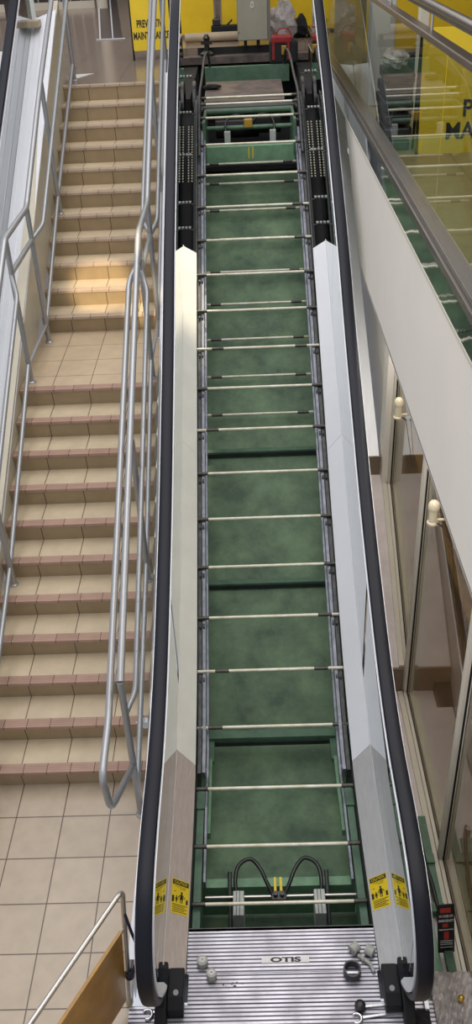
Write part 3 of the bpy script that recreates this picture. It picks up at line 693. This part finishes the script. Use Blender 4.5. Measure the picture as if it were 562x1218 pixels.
b = MB(); b.prism_x([(0.6, -0.1), (0.6, ax(0.6) + 0.2), (6.4, ax(6.4) + 0.2), (6.4, 2.6)], -2.1, -0.6); b.build('truss_cladding', 'shopw', le)
# paper notice on its upper glass
b = MB(); b.box(-0.885, -0.73, 6.498, 6.502, 3.57, 4.06); 
tag(b.build('paper_notice', 'paper'), 'pale paper notice standing upright at the head of the left escalator', 'notice')
b = MB(); b.box(-0.76, -0.64, 6.12, 6.28, ax(6.2) + 0.54, ax(6.2) + 0.60, 0.008)
tag(b.build('cardboard_box', 'beige'), 'small tan box on the white deck at the head of the left escalator', 'box')

# =================================================================== RIGHT GALLERY BALUSTRADE
gb = empty('glass_balustrade', 'long gallery glass balustrade with bronze flat rail above the cream fascia on the right', 'balustrade', (0, 0, 0))
b = MB(); b.box(2.198, 2.206, -3, 9.0, 3.262, 3.385); b.build('polished_cladding', 'mirror', gb)
b = MB(); b.box(2.198, 2.30, -3, 9.0, 3.385, 3.425, 0.004); b.box(2.215, 2.29, -3, 9, 3.425, 3.45, 0.003); b.build('shoe', 'shoe', gb)
for ya, yb in ((-3, 0.495), (0.505, 3.6), (3.61, 6.7), (6.71, 9.0)):
    b = MB(); b.face([(2.255, ya, 3.44), (2.255, yb, 3.44), (2.255, yb, 4.19), (2.255, ya, 4.19)]); b.build('glass_panel', 'glassr', gb)
b = MB(); b.box(2.225, 2.285, -3, 9.0, 4.185, 4.215, 0.006); b.build('flat_rail', 'toprail', gb)
b = MB(); b.cyl((2.262, -3, 4.315), (2.262, 9.0, 4.315), 0.027, 20); rr = b.build('round_handrail', 'shoe', gb)
for y in (-1.75, -0.40, 0.95, 2.30, 3.65, 5.0, 6.35):
    b = MB(); b.cyl((2.262, y, 4.21), (2.262, y, 4.30), 0.007, 10); b.build('bracket', 'pipeb', rr)

# A-board on the gallery
def aboard(name, label, loc, rz, w, h, off=0.0, legs=True, txt=(1.0, 1.0, 0.0)):
    e = empty(name, label, 'sign', loc, rz)
    for q, sgn in enumerate((-1, 1)):
        tilt = math.radians(7 if q == 0 else -7) * 1
        m = Matrix.Rotation(-tilt, 3, 'X')
        b = MB()
        # rounded panel
        pts = []
        r = 0.06
        for cx, cz, a0 in ((w / 2 - r, h - r, 0), (-w / 2 + r, h - r, 90), (-w / 2 + 0.02, off + 0.02, 180), (w / 2 - 0.02, off + 0.02, 270)):
            rr_ = r if cz > h / 2 else 0.02
            for k in range(6):
                an = math.radians(a0 + k * 18); pts.append((cx + rr_ * math.cos(an), cz + rr_ * math.sin(an)))
        y = sgn * (0.09)
        vs = [b.bm.verts.new(Vector((px_, y - sgn * 0.09 * (pz / h), pz))) for px_, pz in pts]
        b.bm.faces.new(vs)
        b.build('board', 'signy', e, solid=0.012, off=0)
        b = MB()
        for sx_ in (-1, 1): b.cyl((sx_ * (w / 2 + 0.006), y, 0), (sx_ * (w / 2 + 0.006), 0, h - 0.03), 0.010, 10)
        b.build('leg_frame', 'blackp', e)
    n_tilt = math.atan2(0.09, h)
    Rm = rot_axes((1, 0, 0), (0, math.sin(n_tilt), math.cos(n_tilt)))
    for s_, zz, sz in (('PREVENTIVE', 0.26 if txt[2] else 0.335, 0.095), ('MAINTENANCE', 0.13 if txt[2] else 0.225, 0.095)):
        z = zz * h / 0.72
        text('lettering', s_, sz * txt[1] * h / 0.72, 'ink', (txt[2], -(0.09 - 0.09 * z / h) - 0.0085, z), Rm, e, bold=0.003, sx=0.93 * w / 0.72 / txt[1] * (0.82 if txt[2] else 1))
    return e
aboard('floor_sign', 'large yellow maintenance board standing behind the gallery glass', (3.19, 2.70, UP), 0.0, 1.30, 0.76, txt=(1.06, 1.45, 0.012))
aboard('floor_sign', 'yellow maintenance board at the head of the stairs behind the railing', (0.30, 7.95, UP), 0.1, 0.44, 0.80, off=0.10)

# clutter behind the gallery glass
def sack(name, label, cat, c, s, mat, seed=0, bumps=0.18, group=None, sub=3):
    rnd = random.Random(seed); b = MB(); bmesh.ops.create_icosphere(b.bm, subdivisions=sub, radius=1.0)
    ph = [rnd.uniform(0, 6) for _ in range(6)]
    for v in b.bm.verts:
        p = v.co.normalized()
        k = 1 + bumps * (math.sin(5 * p.x + ph[0]) * math.sin(4 * p.y + ph[1]) + 0.6 * math.sin(9 * p.z + ph[2] + 4 * p.x))
        q = Vector((p.x * k, p.y * k, max(p.z * k, -0.75)))
        # squarer
        v.co = Vector((c[0] + q.x * s[0], c[1] + q.y * s[1], c[2] + (q.z + 0.75) * s[2]))
    for f in b.bm.faces: f.smooth = True
    o = b.build(name, mat)
    if label: tag(o, label, cat, group)
    return o
e = empty('pallet_stack', 'stack of dark removed escalator treads behind the gallery glass', 'stack', (2.415, 2.95, UP))
for k in range(6):
    b = MB(); b.box(-0.10 + 0.01 * (k % 3), 0.09 + 0.012 * (k % 2), -0.2, 0.25, k * 0.085, k * 0.085 + 0.065, 0.008)
    b.build('tread_block', 'grease', e)
    b = MB(); b.box(-0.09, 0.08, -0.203, -0.2, k * 0.085 + 0.052, k * 0.085 + 0.058); b.build('edge_strip', 'track', e)
sack('plastic_bundle', 'bundle of pale crumpled plastic on the stack behind the gallery glass', 'bundle', (2.415, 2.97, UP + 0.51), (0.085, 0.2, 0.06), 'plastic', 3)
b = MB(); b.box(2.42, 2.62, 4.4, 4.6, UP, UP + 3.2, 0.01); b.build('trim_6', 'shopw', kind='structure')
b = MB(); b.box(2.72, 2.80, 3.9, 3.98, UP, UP + 3.2, 0.01); b.build('trim_7', 'cream', kind='structure')
for x, y, n, m, l in ((3.0, 4.6, 'black', 'cloth', 'black fabric bundle on the gallery floor beyond the yellow board'), (3.6, 5.0, 'r', 'red', 'red fabric bundle on the gallery beyond the yellow board'), (4.2, 5.6, 'b', 'cloth', 'farthest black bundle on the gallery floor'), (3.5, 4.1, 'b', 'navy', 'navy bundle on the gallery floor beside the yellow board')):
    sack('fabric_bundle', l, 'bundle', (x, y, UP), (0.35, 0.25, 0.22), m, int(x * 7))
e = empty('yellow_barrier', 'low yellow plastic barrier across the far gallery', 'barrier', (4.25, 6.6, UP))
b = MB(); b.box(-1.6, 1.6, -0.03, 0.03, 0.15, 0.95, 0.01); b.build('panel', 'yellow', e)
for sx_ in (-1.4, 0, 1.4):
    b = MB(); b.box(sx_ - 0.04, sx_ + 0.04, -0.2, 0.2, 0, 0.15, 0.01); b.build('foot', 'blackp', e)

# =================================================================== SHOPFRONT (lower right)
sf = empty('shopfront_glazing', 'cream framed shopfront glazing under the cream fascia beside the escalator', 'window', (0, 0, 0))
ms = [2.02, 0.787, -0.58, -1.95, -3.2]
base = lambda y: -0.06 if y < 0.83 else 0.17 + (y - 0.83) * 0.67
for y in ms:
    b = MB(); b.box(2.375, 2.405, y - 0.032, y + 0.028, base(y - 0.03), 2.44, 0.003); b.build('mullion', 'cream', sf)
    b = MB(); b.box(2.394, 2.412, y - 0.0345, y - 0.032, base(y - 0.04), 2.44); b.build('gasket', 'blackp', sf)
    b = MB(); b.box(2.405, 2.46, y - 0.05, y + 0.04, base(y - 0.05), 2.44, 0.003); b.build('mullion', 'cream', sf)
for ya, yb in zip(ms[1:], ms):
    b = MB(); b.face([(2.41, ya + 0.03, base(ya)), (2.41, yb - 0.03, base(yb - 0.03)), (2.41, yb - 0.03, 2.44), (2.41, ya + 0.03, 2.44)]); b.build('glass_pane', 'shopg', sf, solid=0.008, off=0)
for yy in ([(0.83, 0.17), (2.02, 0.967)], [(-3.2, -0.06), (0.80, -0.06)]):
    (a0, z0), (a1, z1) = yy
    b = MB()
    b.prism_x([(a0, z0 - .01), (a1, z1 - .01), (a1, z1 + 0.05), (a0, z0 + 0.05)], 2.375, 2.395)
    b.prism_x([(a0, z0 - .01), (a1, z1 - .01), (a1, z1 + 0.02), (a0, z0 + 0.02)], 2.34, 2.375)
    b.prism_x([(a0, z0 - .01), (a1, z1 - .01), (a1, z1 + 0.04), (a0, z0 + 0.04)], 2.405, 2.46)
    b.build('sill_track', 'cream', sf)
    b = MB(); b.prism_x([(a0, z0 + .0), (a1, z1 + .0), (a1, z1 + 0.042), (a0, z0 + 0.042)], 2.395, 2.405); b.build('gasket', 'blackp', sf)
# orange strip behind the glass, added in place of a reflection
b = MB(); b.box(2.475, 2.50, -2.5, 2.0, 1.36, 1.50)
tag(b.build('orange_reflection_strip', 'orange'), 'orange strip standing in for a reflection in the shopfront glass', 'rail')
# cream pipe stubs with hooks hanging from the fascia
for i, (y, z, l) in enumerate(((1.58, 1.79, 'cream enamelled pipe stub under the fascia on the farther mullion'), (0.29, 1.81, 'cream enamelled pipe stub under the fascia on the nearer mullion'))):
    e = empty('pipe_stub', l, 'fitting', (2.345, y, z))
    b = MB(); b.lathe((0, 0, 0), [(0.018, 0), (0.030, 0.004), (0.032, 0.016), (0.024, 0.022), (0.023, 0.10), (0.031, 0.106), (0.034, 0.118), (0.030, 0.14), (0.02, 0.155), (0.006, 0.161)], 18); b.build('stub', 'knob', e)
    b = MB(); b.cyl((0.0, 0, 0.03), (0.06, 0, 0.03), 0.008, 10); b.build('arm', 'knob', e)
    b = MB(); b.tube(smooth([(0.02, -0.02, 0.02), (0.03, -0.05, 0.03), (0.045, -0.06, 0.02), (0.05, -0.04, 0.01), (0.035, -0.03, 0.012)], 5), 0.0035, 8); b.tube([(0.045, -0.06, 0.02), (0.055, -0.35, -0.18)], 0.002, 6); b.build('hook', 'blackp', e)

# =================================================================== TOP: hoarding, cabinet, bag etc
for i, (x0, x1, l) in enumerate(((0.45, 1.0, 'left yellow hoarding board behind the machine pit'), (1.10, 1.74, 'middle yellow hoarding board behind the grey cabinet'), (1.745, 2.62, 'right yellow hoarding board behind the machine pit'))):
    e = empty('hoarding_board', l, 'barrier', ((x0 + x1) / 2, 9.8, UP), 0, 'yellow hoarding boards behind the pit')
    w = (x1 - x0) / 2
    b = MB(); b.box(-w, w, -0.02, 0.02, 0.04, 1.15, 0.006); b.build('panel', 'yellow', e)
    b = MB(); b.box(-w + 0.02, -w + 0.06, -0.12, 0.12, 0, 0.04); b.box(w - 0.06, w - 0.02, -0.12, 0.12, 0, 0.04); b.build('foot', 'blackp', e)
b = MB(); b.box(1.02, 1.08, 9.75, 9.82, UP, UP + 1.15); tag(b.build('barrier_post', 'plate'), 'brown post in the gap between the yellow hoarding boards', 'post')
e = empty('control_cabinet', 'tall grey electrical cabinet standing at the head of the pit before the yellow hoarding', 'cabinet', (1.515, 8.62, UP))
b = MB(); b.box(-0.205, 0.205, 0, 0.18, 0.07, 1.25, 0.004); b.build('body', 'cabs', e)
b = MB(); b.box(-0.20, 0.165, -0.012, 0, 0.075, 1.245, 0.003); dr = b.build('door', 'cab', e)
b = MB(); b.ring((-0.015, -0.016, 0.475), (0, 1, 0), 0.018, 0.008, 0.004, 16); b.ring((-0.015, -0.016, 0.445), (0, 1, 0), 0.022, 0.010, 0.004, 16); b.build('mark', 'whiteink', dr)
b = MB()
for z in (0.16, 0.62, 1.1): b.cyl((-0.19, -0.016, z), (-0.19, -0.012, z), 0.012, 10)
b.build('hinge', 'cabs', dr)
b = MB(); b.box(-0.13, -0.09, 0.02, 0.16, 0, 0.07); b.box(0.03, 0.07, 0.02, 0.16, 0, 0.07); b.build('plinth', 'blackp', e)
b = MB(); b.cyl((0.62, 9.25, UP + 0.06), (1.32, 9.25, UP + 0.06), 0.055, 20); tag(b.build('cardboard_tube', 'beige'), 'long beige tube lying on the floor left of the grey cabinet', 'tube')
e = empty('tool_bag', 'black and red tool bag at the head of the pit below the plastic bundle', 'bag', (1.86, 8.22, 3.14))
b = MB(); b.box(-0.17, 0.17, -0.12, 0.10, 0, 0.25, 0.03); b.build('body', 'cloth', e)
b = MB(); b.box(-0.15, 0.10, -0.13, 0.08, 0.22, 0.30, 0.02); b.box(-0.14, -0.11, -0.128, -0.12, 0.05, 0.25); b.box(0.04, 0.07, -0.128, -0.12, 0.05, 0.25); b.build('lid', 'red', e)
b = MB(); b.box(-0.03, 0.03, -0.14, -0.12, 0.10, 0.20, 0.005); b.build('patch', 'brass', e)
b = MB(); b.tube(smooth([(-0.1, 0, 0.28), (-0.05, 0, 0.36), (0.05, 0, 0.36), (0.1, 0, 0.28)], 5), 0.008, 8); b.build('handle', 'red', e)
sack('plastic_bundle', 'grey plastic wrapped bundle on the floor behind the black and red tool bag', 'bundle', (1.88, 8.95, UP), (0.17, 0.14, 0.25), 'plastic', 11, 0.22)
sack('black_bag', 'black bag on the floor right of the plastic wrapped bundle', 'bag', (2.12, 9.35, UP), (0.12, 0.12, 0.14), 'cloth', 5)
e = empty('hand_tool_box', 'dark open tool crate on the floor before the left hoarding boards', 'crate', (1.12, 9.55, UP))
b = MB(); b.box(-0.16, 0.20, -0.08, 0.08, 0.0, 0.16, 0.008); b.build('body', 'cloth', e)
b = MB(); b.box(-0.14, -0.04, -0.06, 0.06, 0.16, 0.24, 0.01); b.cyl((0.05, 0, 0.16), (0.12, 0, 0.22), 0.012); b.build('tool', 'grease', e)
e = empty('bench_vice', 'black clamp tool standing on the left rim of the pit', 'tool', (0.92, 8.62, 3.2))
b = MB(); b.lathe((0, 0, 0), [(0.09, 0), (0.09, 0.03), (0.035, 0.06), (0.03, 0.16), (0.045, 0.2), (0.02, 0.24)], 14); b.box(-0.07, 0.07, -0.03, 0.03, 0.13, 0.17); b.build('body', 'grease', e)
sack('work_gloves', 'pair of black gloves left on the metal sheet in the pit', 'gloves', (1.0, 7.2, 3.042), (0.10, 0.06, 0.025), 'cloth', 9)
# floor mat and door track beyond the stairs
e = empty('entrance_mat', 'dark entrance mat with steel edging on the upper floor beyond the stairs', 'mat', (0, 0, UP))
b = MB(); b.face([(-0.60, 10.12, 0.004), (-0.30, 10.10, 0.004), (-1.15, 16.9, 0.004), (-1.50, 16.9, 0.004)]); b.build('mat', 'brown', e, solid=0.003)
b = MB(); b.box(-0.66, -0.26, 10.05, 10.10, 0.002, 0.008)
b.strip([(-0.62, 10.1, 0.008), (-1.53, 16.9, 0.008)], [(-0.60, 10.1, 0.008), (-1.50, 16.9, 0.008)]); b.strip([(-0.44, 10.1, 0.008), (-1.3, 16.9, 0.008)], [(-0.425, 10.1, 0.008), (-1.27, 16.9, 0.008)]); b.build('edging', 'guide', e)
# grille screens at the far side
e = empty('shop_shutter', 'dark shop shutter with pale base at the far side of the upper floor', 'shutter', (-2.2, 15.1, UP))
b = MB(); b.box(-1.0, 0.85, 0, 0.1, 0.0, 0.12); b.build('base', 'cream', e)
b = MB(); b.box(-1.0, 0.85, 0.03, 0.07, 0.12, 2.6); b.build('curtain', 'brown', e)
b = MB()
for k in range(10): b.box(-1.0 + k * 0.2, -0.975 + k * 0.2, 0.0, 0.03, 0.12, 2.6)
b.build('bars', 'pipe', e)
b = MB(); b.cyl((-1.18, 14.9, UP), (-1.18, 14.9, UP + 2.8), 0.10, 24); b.build('trim_8', 'cream', kind='structure')
e = empty('bench', 'brown bench at the far left of the upper floor', 'bench', (-3.0, 13.6, UP))
b = MB(); b.box(-0.6, 0.5, -0.2, 0.2, 0.32, 0.4, 0.01); b.build('seat', 'tan', e)
b = MB(); b.box(-0.55, -0.45, -0.15, 0.15, 0, 0.32); b.box(0.35, 0.45, -0.15, 0.15, 0, 0.32); b.build('leg', 'brown', e)
# triangular metal plate at the stair head, left post
b = MB(); b.bm.faces.new([b.bm.verts.new(q) for q in ((-0.50, 6.50, UP + 0.004), (-0.28, 6.98, UP + 0.004), (-0.50, 6.95, UP + 0.004))]); tag(b.build('metal_plate', 'shopw', solid=0.003), 'small grey triangular plate beside the railing foot at the stair head', 'plate')

# =================================================================== FOOT: barrier, tools, sign
# barrier frame leaning beside the newel
bd_ = Vector((-0.471, -0.882, 0))     # direction in plan away from the escalator
e = empty('folding_barrier', 'amber barrier board in a bent steel tube frame tied to the left newel', 'barrier', (0.60, -1.42, 0))
P0 = Vector((0.03, 0.01, 0))
def bp(t, z): return Vector((0.0, 0, 0)) + Vector((0.075 * (z / 1.013), 0, z)) + bd_ * t
b = MB(); b.tube(mitre([bp(0, 0.0), bp(0, 1.013), bp(1.3, 1.013), bp(1.3, 0.0)], 0.05, 8), 0.0125, 14); b.build('tube_frame', 'pipeb', e)
b = MB(); vs = [bp(0.035, 0.725), bp(1.26, 0.725), bp(1.26, 0.10), bp(0.035, 0.10)]
b.face(vs); b.build('board', 'signo', e, solid=0.016, off=0)
b = MB(); b.lathe((0, 0, 0), [(0.018, 0), (0.02, 0.01), (0.018, 0.05), (0.014, 0.055)], 12); b.build('rubber_foot', 'beige', e)
b = MB()
b.tube([bp(-0.01, 0.725), bp(0.04, 0.69)], 0.005, 8); b.build('hook', 'pipeb', e)
e = empty('strap', 'dark navy strap tying the barrier frame to the escalator newel', 'strap', (0, 0, 0))
b = MB(); b.tube(smooth([(0.668, -1.43, 0.83), (0.685, -1.44, 0.70), (0.715, -1.47, 0.56), (0.70, -1.47, 0.50), (0.655, -1.46, 0.36), (0.632, -1.44, 0.30)], 6), [0.008] * 20 + [0.012] * 11, 8); b.build('band', 'navy', e)
b = MB(); b.box(0.70, 0.735, -1.52, -1.45, 0.50, 0.56, 0.008); b.build('knot', 'cloth', e)
b = MB(); b.ring((0.632, -1.43, 0.30), (0, 0, 1), 0.024, 0.014, 0.035, 16); b.build('loop', 'cloth', e)

# bracket on the outer deck
b = MB(); b.box(0.565, 0.60, 0.16, 0.21, 0.34, 0.40, 0.008); b.cyl((0.56, 0.185, 0.375), (0.52, 0.185, 0.375), 0.005); tag(b.build('wall_bracket', 'white'), 'small white bracket on the outer deck edge beside the railing', 'bracket')

# rollers removed from the chain, lying on the landing plate
def roller(loc, rz, label, tilt=0, r=0.028, w=0.045):
    e = empty('chain_roller', label, 'roller', loc, rz, 'grey rollers left on the landing plate')
    if tilt:   # standing on end
        b = MB(); b.lathe((0, 0, 0), [(r * .9, 0), (r, 0.004), (r, w - 0.004), (r * .92, w)], 22); b.build('tyre', 'rubberg', e)
        b = MB(); b.ring((0, 0, w), (0, 0, 1), r * 0.55, r * 0.25, 0.006, 18); b.build('hub', 'pipe', e)
    else:
        b = MB(); b.cyl((-w / 2, 0, r), (w / 2, 0, r), r, 22); b.build('tyre', 'rubberg', e)
        b = MB(); b.ring((-w / 2, 0, r), (1, 0, 0), r * 0.55, r * 0.25, 0.006, 18); b.ring((w / 2, 0, r), (1, 0, 0), r * 0.55, r * 0.25, 0.006, 18); b.build('hub', 'pipe', e)
    return e
roller((0.978, -1.222, 0), 0.5, 'farther of two grey rollers on the plate by the left newel', 1, 0.030, 0.045)
roller((1.030, -1.295, 0), 0.2, 'nearer of two grey rollers on the plate by the left newel', 1, 0.027, 0.05)
roller((1.808, -1.165, 0), 0.7, 'left grey roller of the pair by the right newel', 0)
roller((1.890, -1.180, 0), -0.6, 'grey roller nearest the right newel on the plate', 0)
e = empty('roller_pivot', 'small grey pivot bracket between the two right rollers on the plate', 'bracket', (1.855, -1.215, 0))
b = MB(); b.cyl((-0.03, 0.02, 0.012), (0.03, -0.03, 0.012), 0.011, 12); b.cyl((0.03, -0.03, 0.012), (0.045, -0.075, 0.012), 0.009, 12); b.ring((-0.01, 0, 0.012), (1, 0.2, 0), 0.018, 0.009, 0.014); b.build('body', 'rubberg', e)
e = empty('bearing_ring', 'dark steel bearing ring lying on the landing plate near the right newel', 'ring', (1.782, -1.290, 0))
b = MB(); b.ring((0, 0, 0.028), (0, 0, 1), 0.047, 0.038, 0.056, 32); b.build('race', 'trackd', e, bev=0.002)
b = MB(); b.box(-0.036, 0.036, -0.006, 0.006, 0.01, 0.014); b.build('bar', 'guide', e)
def wrench(label, a, c, sz=1.0, ratchet=False):
    a, c = Vector(a), Vector(c); d = (c - a); L = d.length; rz = math.atan2(d.y, d.x)
    e = empty('wrench', label, 'wrench', (a.x, a.y, 0.0), rz)
    b = MB(); b.box(0.02, L - 0.012, -0.007 * sz, 0.007 * sz, 0.004, 0.012, 0.002); b.build('shank', 'chrome', e)
    b = MB()
    if ratchet: b.lathe((0, 0, 0.0), [(0.024, 0), (0.028, 0.004), (0.028, 0.03), (0.022, 0.036), (0.01, 0.04)], 22); b.build('head', 'grease', e)
    else:
        n = 20
        for k in range(3, n - 2):
            a0 = math.pi + 2 * math.pi * k / n * 1.0; 
        pts = [(0.024 * math.cos(t), 0.024 * math.sin(t), 0.008) for t in [math.radians(180 - 130 + 0 + i * 13 - 180) for i in range(21)]]
        b.tube(pts, 0.0085, 10); b.build('jaw', 'chrome', e)
    b = MB(); b.ring((L, 0, 0.009), (0, 0, 1), 0.019 * sz, 0.010 * sz, 0.014, 22); b.build('ring_end', 'chrome', e)
    return e
wrench('ratchet wrench with dark head on the plate beside the right newel', (1.805, -1.468), (2.055, -1.452), 1.0, True)
wrench('chrome combination wrench lying nearest the camera on the plate', (1.782, -1.525), (2.07, -1.492), 1.0)
wrench('short dull wrench lying at the foot of the left newel', (0.70, -1.485), (0.80, -1.455), 0.8)
e = empty('work_cloth', 'folded black cloth on the plate under the right newel', 'cloth', (2.10, -1.535, 0.0))
b = MB(); bmesh.ops.create_grid(b.bm, x_segments=14, y_segments=10, size=1)
for v in b.bm.verts: v.co = Vector((v.co.x * 0.055, v.co.y * 0.045, 0.014 + 0.006 * math.sin(6 * v.co.x) * math.cos(5 * v.co.y)))
b.build('cloth', 'cloth', e, solid=0.012, off=0)
# stain on plate
b = MB()
rnd = random.Random(3)
for i in range(12):
    x, y, r = 1.14 + rnd.gauss(0, 0.03), -1.335 + rnd.gauss(0, 0.008), rnd.uniform(0.002, 0.006)
    b.face([(x + r * math.cos(t), y + r * math.sin(t), 0.0015) for t in [k * 1.047 for k in range(6)]])
b.build('oil_spots', 'grease', esc)
# emergency plate and green steelwork between the right newel and the shopfront
e = empty('emergency_sign', 'black emergency plate with red and white print standing right of the newel', 'sign', (2.312, -1.165, -0.03), 0)
e.rotation_euler = (0, -0.10, 0)
b = MB(); b.box(-0.045, 0.045, -0.004, 0.004, 0.0, 0.455, 0.003); b.build('plate', 'blackp', e)
Rm = rot_axes((1, 0, 0), (0, 0, 1))
for s_, z, sz, m in (('IN CASE OF', 0.355, 0.030, 'whiteink'), ('EMERGENCY', 0.312, 0.030, 'whiteink'), ('PRESS RED BUTTON', 0.228, 0.014, 'whiteink')):
    text('lettering', s_, sz, m, (0, -0.0055, z), Rm, e, bold=0.0005, sx=0.46 if sz > .015 else 0.6)
b = MB(); b.box(-0.030, 0.026, -0.0052, -0.004, 0.385, 0.43); b.box(-0.018, 0.010, -0.0052, -0.004, 0.25, 0.285); b.box(-0.012, 0.014, -0.0052, -0.004, 0.135, 0.205); b.build('red_block', 'redink', e)
b = MB()
for z in (0.118, 0.10, 0.082, 0.055): b.box(-0.032, 0.034, -0.0052, -0.004, z, z + 0.004)
b.build('text_line', 'whiteink', e)
e = empty('steel_bracket', 'green painted steel truss foot between the right handrail and the shopfront sill', 'steelwork', (0, 0, -0.06))
b = MB(); b.prism_x([(-0.30, 0.0), (-1.30, 0.0), (-1.30, 0.05), (-0.30, 0.05)], 2.30, 2.345); b.build('angle', 'greenb', e)
b = MB(); b.prism_x([(-0.45, 0.0), (-1.52, 0.0), (-1.52, 0.03), (-0.45, 0.03)], 2.18, 2.275); b.build('channel', 'greenl', e)
b = MB(); b.box(2.18, 2.345, -0.64, -0.58, 0.03, 0.07); b.box(2.18, 2.345, -0.95, -0.90, 0.03, 0.07); b.build('cleat', 'greenb', e)
b = MB(); b.tube(smooth([(2.24, -0.42, 0.10), (2.27, -0.52, 0.12), (2.285, -0.66, 0.08), (2.30, -0.80, 0.08), (2.31, -1.0, 0.06)], 5), 0.011, 10); b.build('cable', 'hose', e)
b = MB(); b.cyl((2.235, -0.45, 0.05), (2.235, -0.45, 0.12), 0.016, 12); b.build('bolt', 'rubberg', e)
b = MB(); b.box(2.135, 2.155, -1.50, -1.10, 0.03, 0.10); b.build('white_edge', 'guide', e)
e = empty('plastic_sheet', 'crumpled translucent sheeting on the ground beside the right newel', 'sheet', (2.30, -1.50, 0.0))
b = MB(); bmesh.ops.create_grid(b.bm, x_segments=40, y_segments=50, size=1)
rnd = random.Random(5)
for v in b.bm.verts:
    x, y = v.co.x, v.co.y
    z = 0.012 + 0.010 * math.sin(9 * x + 4 * y) * math.cos(7 * y - 3 * x) + 0.007 * abs(math.sin(17 * x - 11 * y)) + rnd.uniform(0, 0.003)
    v.co = Vector((x * 0.115, y * 0.20, z))
for f in b.bm.faces: f.smooth = True
b.build('sheet', 'plastic', e)
b = MB(); b.lathe((2.325, -1.455, 0.03), [(0.016, 0), (0.018, 0.004), (0.018, 0.022), (0.012, 0.026), (0.006, 0.03)], 8); tag(b.build('brass_nut', 'brass'), 'brass coloured nut on the crumpled sheeting beside the right newel', 'nut')

# =================================================================== LIGHT
w = bpy.data.worlds.new('world'); SC.world = w; w.use_nodes = True
bg = w.node_tree.nodes['Background']; bg.inputs[0].default_value = (0.86, 0.90, 1.0, 1); bg.inputs[1].default_value = 0.72
def area(name, loc, rot, sx, sy, e, col):
    l = bpy.data.lights.new(name, 'AREA'); l.shape = 'RECTANGLE'; l.size = sx; l.size_y = sy; l.energy = e; l.color = col
    o = bpy.data.objects.new(name, l); COL.objects.link(o); o.location = loc; o.rotation_euler = rot; return o
area('skylight', (0.2, 2.0, 9.5), (0, 0, 0), 7, 10, 560, (1.0, 0.97, 0.93))
area('shop_fill', (3.2, 0.5, 2.38), (0, 0, 0), 1.0, 6, 45, (1.0, 0.93, 0.82))  # added fill that lightens the shop interior behind the glass
area('slab_fill', (2.31, 0.35, 2.42), (0, 0, 0), 0.10, 4.6, 15, (1.0, 0.95, 0.9))  # added fill under the slab to brighten cladding and ledges, no lamp seen there
area('hall_light', (0.0, 13.0, 8.0), (0, 0, 0), 6, 5, 120, (1.0, 0.88, 0.72))
def spot(name, loc, target, ang, e, col, blend=0.3, size=0.05):
    l = bpy.data.lights.new(name, 'SPOT'); l.spot_size = math.radians(ang); l.energy = e; l.color = col; l.spot_blend = blend; l.shadow_soft_size = size
    o = bpy.data.objects.new(name, l); COL.objects.link(o); o.location = loc
    d = Vector(target) - Vector(loc); o.rotation_euler = d.to_track_quat('-Z', 'Y').to_euler(); return o
spot('sun_patch', (0.9, -4.5, 8.5), (0.0, 3.98, 1.98), 3.6, 7000, (1.0, 0.80, 0.50), 0.6)
spot('sun_patch', (1.2, -4.5, 8.6), (0.40, 3.72, 1.88), 2.2, 8500, (1.0, 0.82, 0.5), 0.7)
spot('sun_patch', (1.8, 8.0, 9.0), (0.83, 3.75, 2.05), 4.5, 4200, (1.0, 0.88, 0.66), 0.7)

# =================================================================== CAMERA
cx, cy, cz = 1.3572023, -3.8297435, 4.7480167
pan, tilt, roll, fpx = -0.02898835, 0.59834043, -0.04962461, 1057.74174
fwd = Vector((math.sin(pan) * math.cos(tilt), math.cos(pan) * math.cos(tilt), -math.sin(tilt)))
rt = Vector((math.cos(pan), -math.sin(pan), 0)); up = rt.cross(fwd)
cr, sr = math.cos(roll), math.sin(roll)
rt2 = rt * cr + up * sr; up2 = up * cr - rt * sr
cam = bpy.data.cameras.new('camera'); co = bpy.data.objects.new('camera', cam); COL.objects.link(co)
m = Matrix((rt2, up2, -fwd)).transposed().to_4x4(); m.translation = (cx, cy, cz); co.matrix_world = m
cam.sensor_fit = 'VERTICAL'; cam.sensor_height = 24; cam.lens = fpx / 1218 * 24; cam.clip_start = 0.05; cam.clip_end = 100
SC.camera = co
SC.view_settings.view_transform = 'Standard'; SC.view_settings.look = 'None'; SC.view_settings.exposure = 0.0
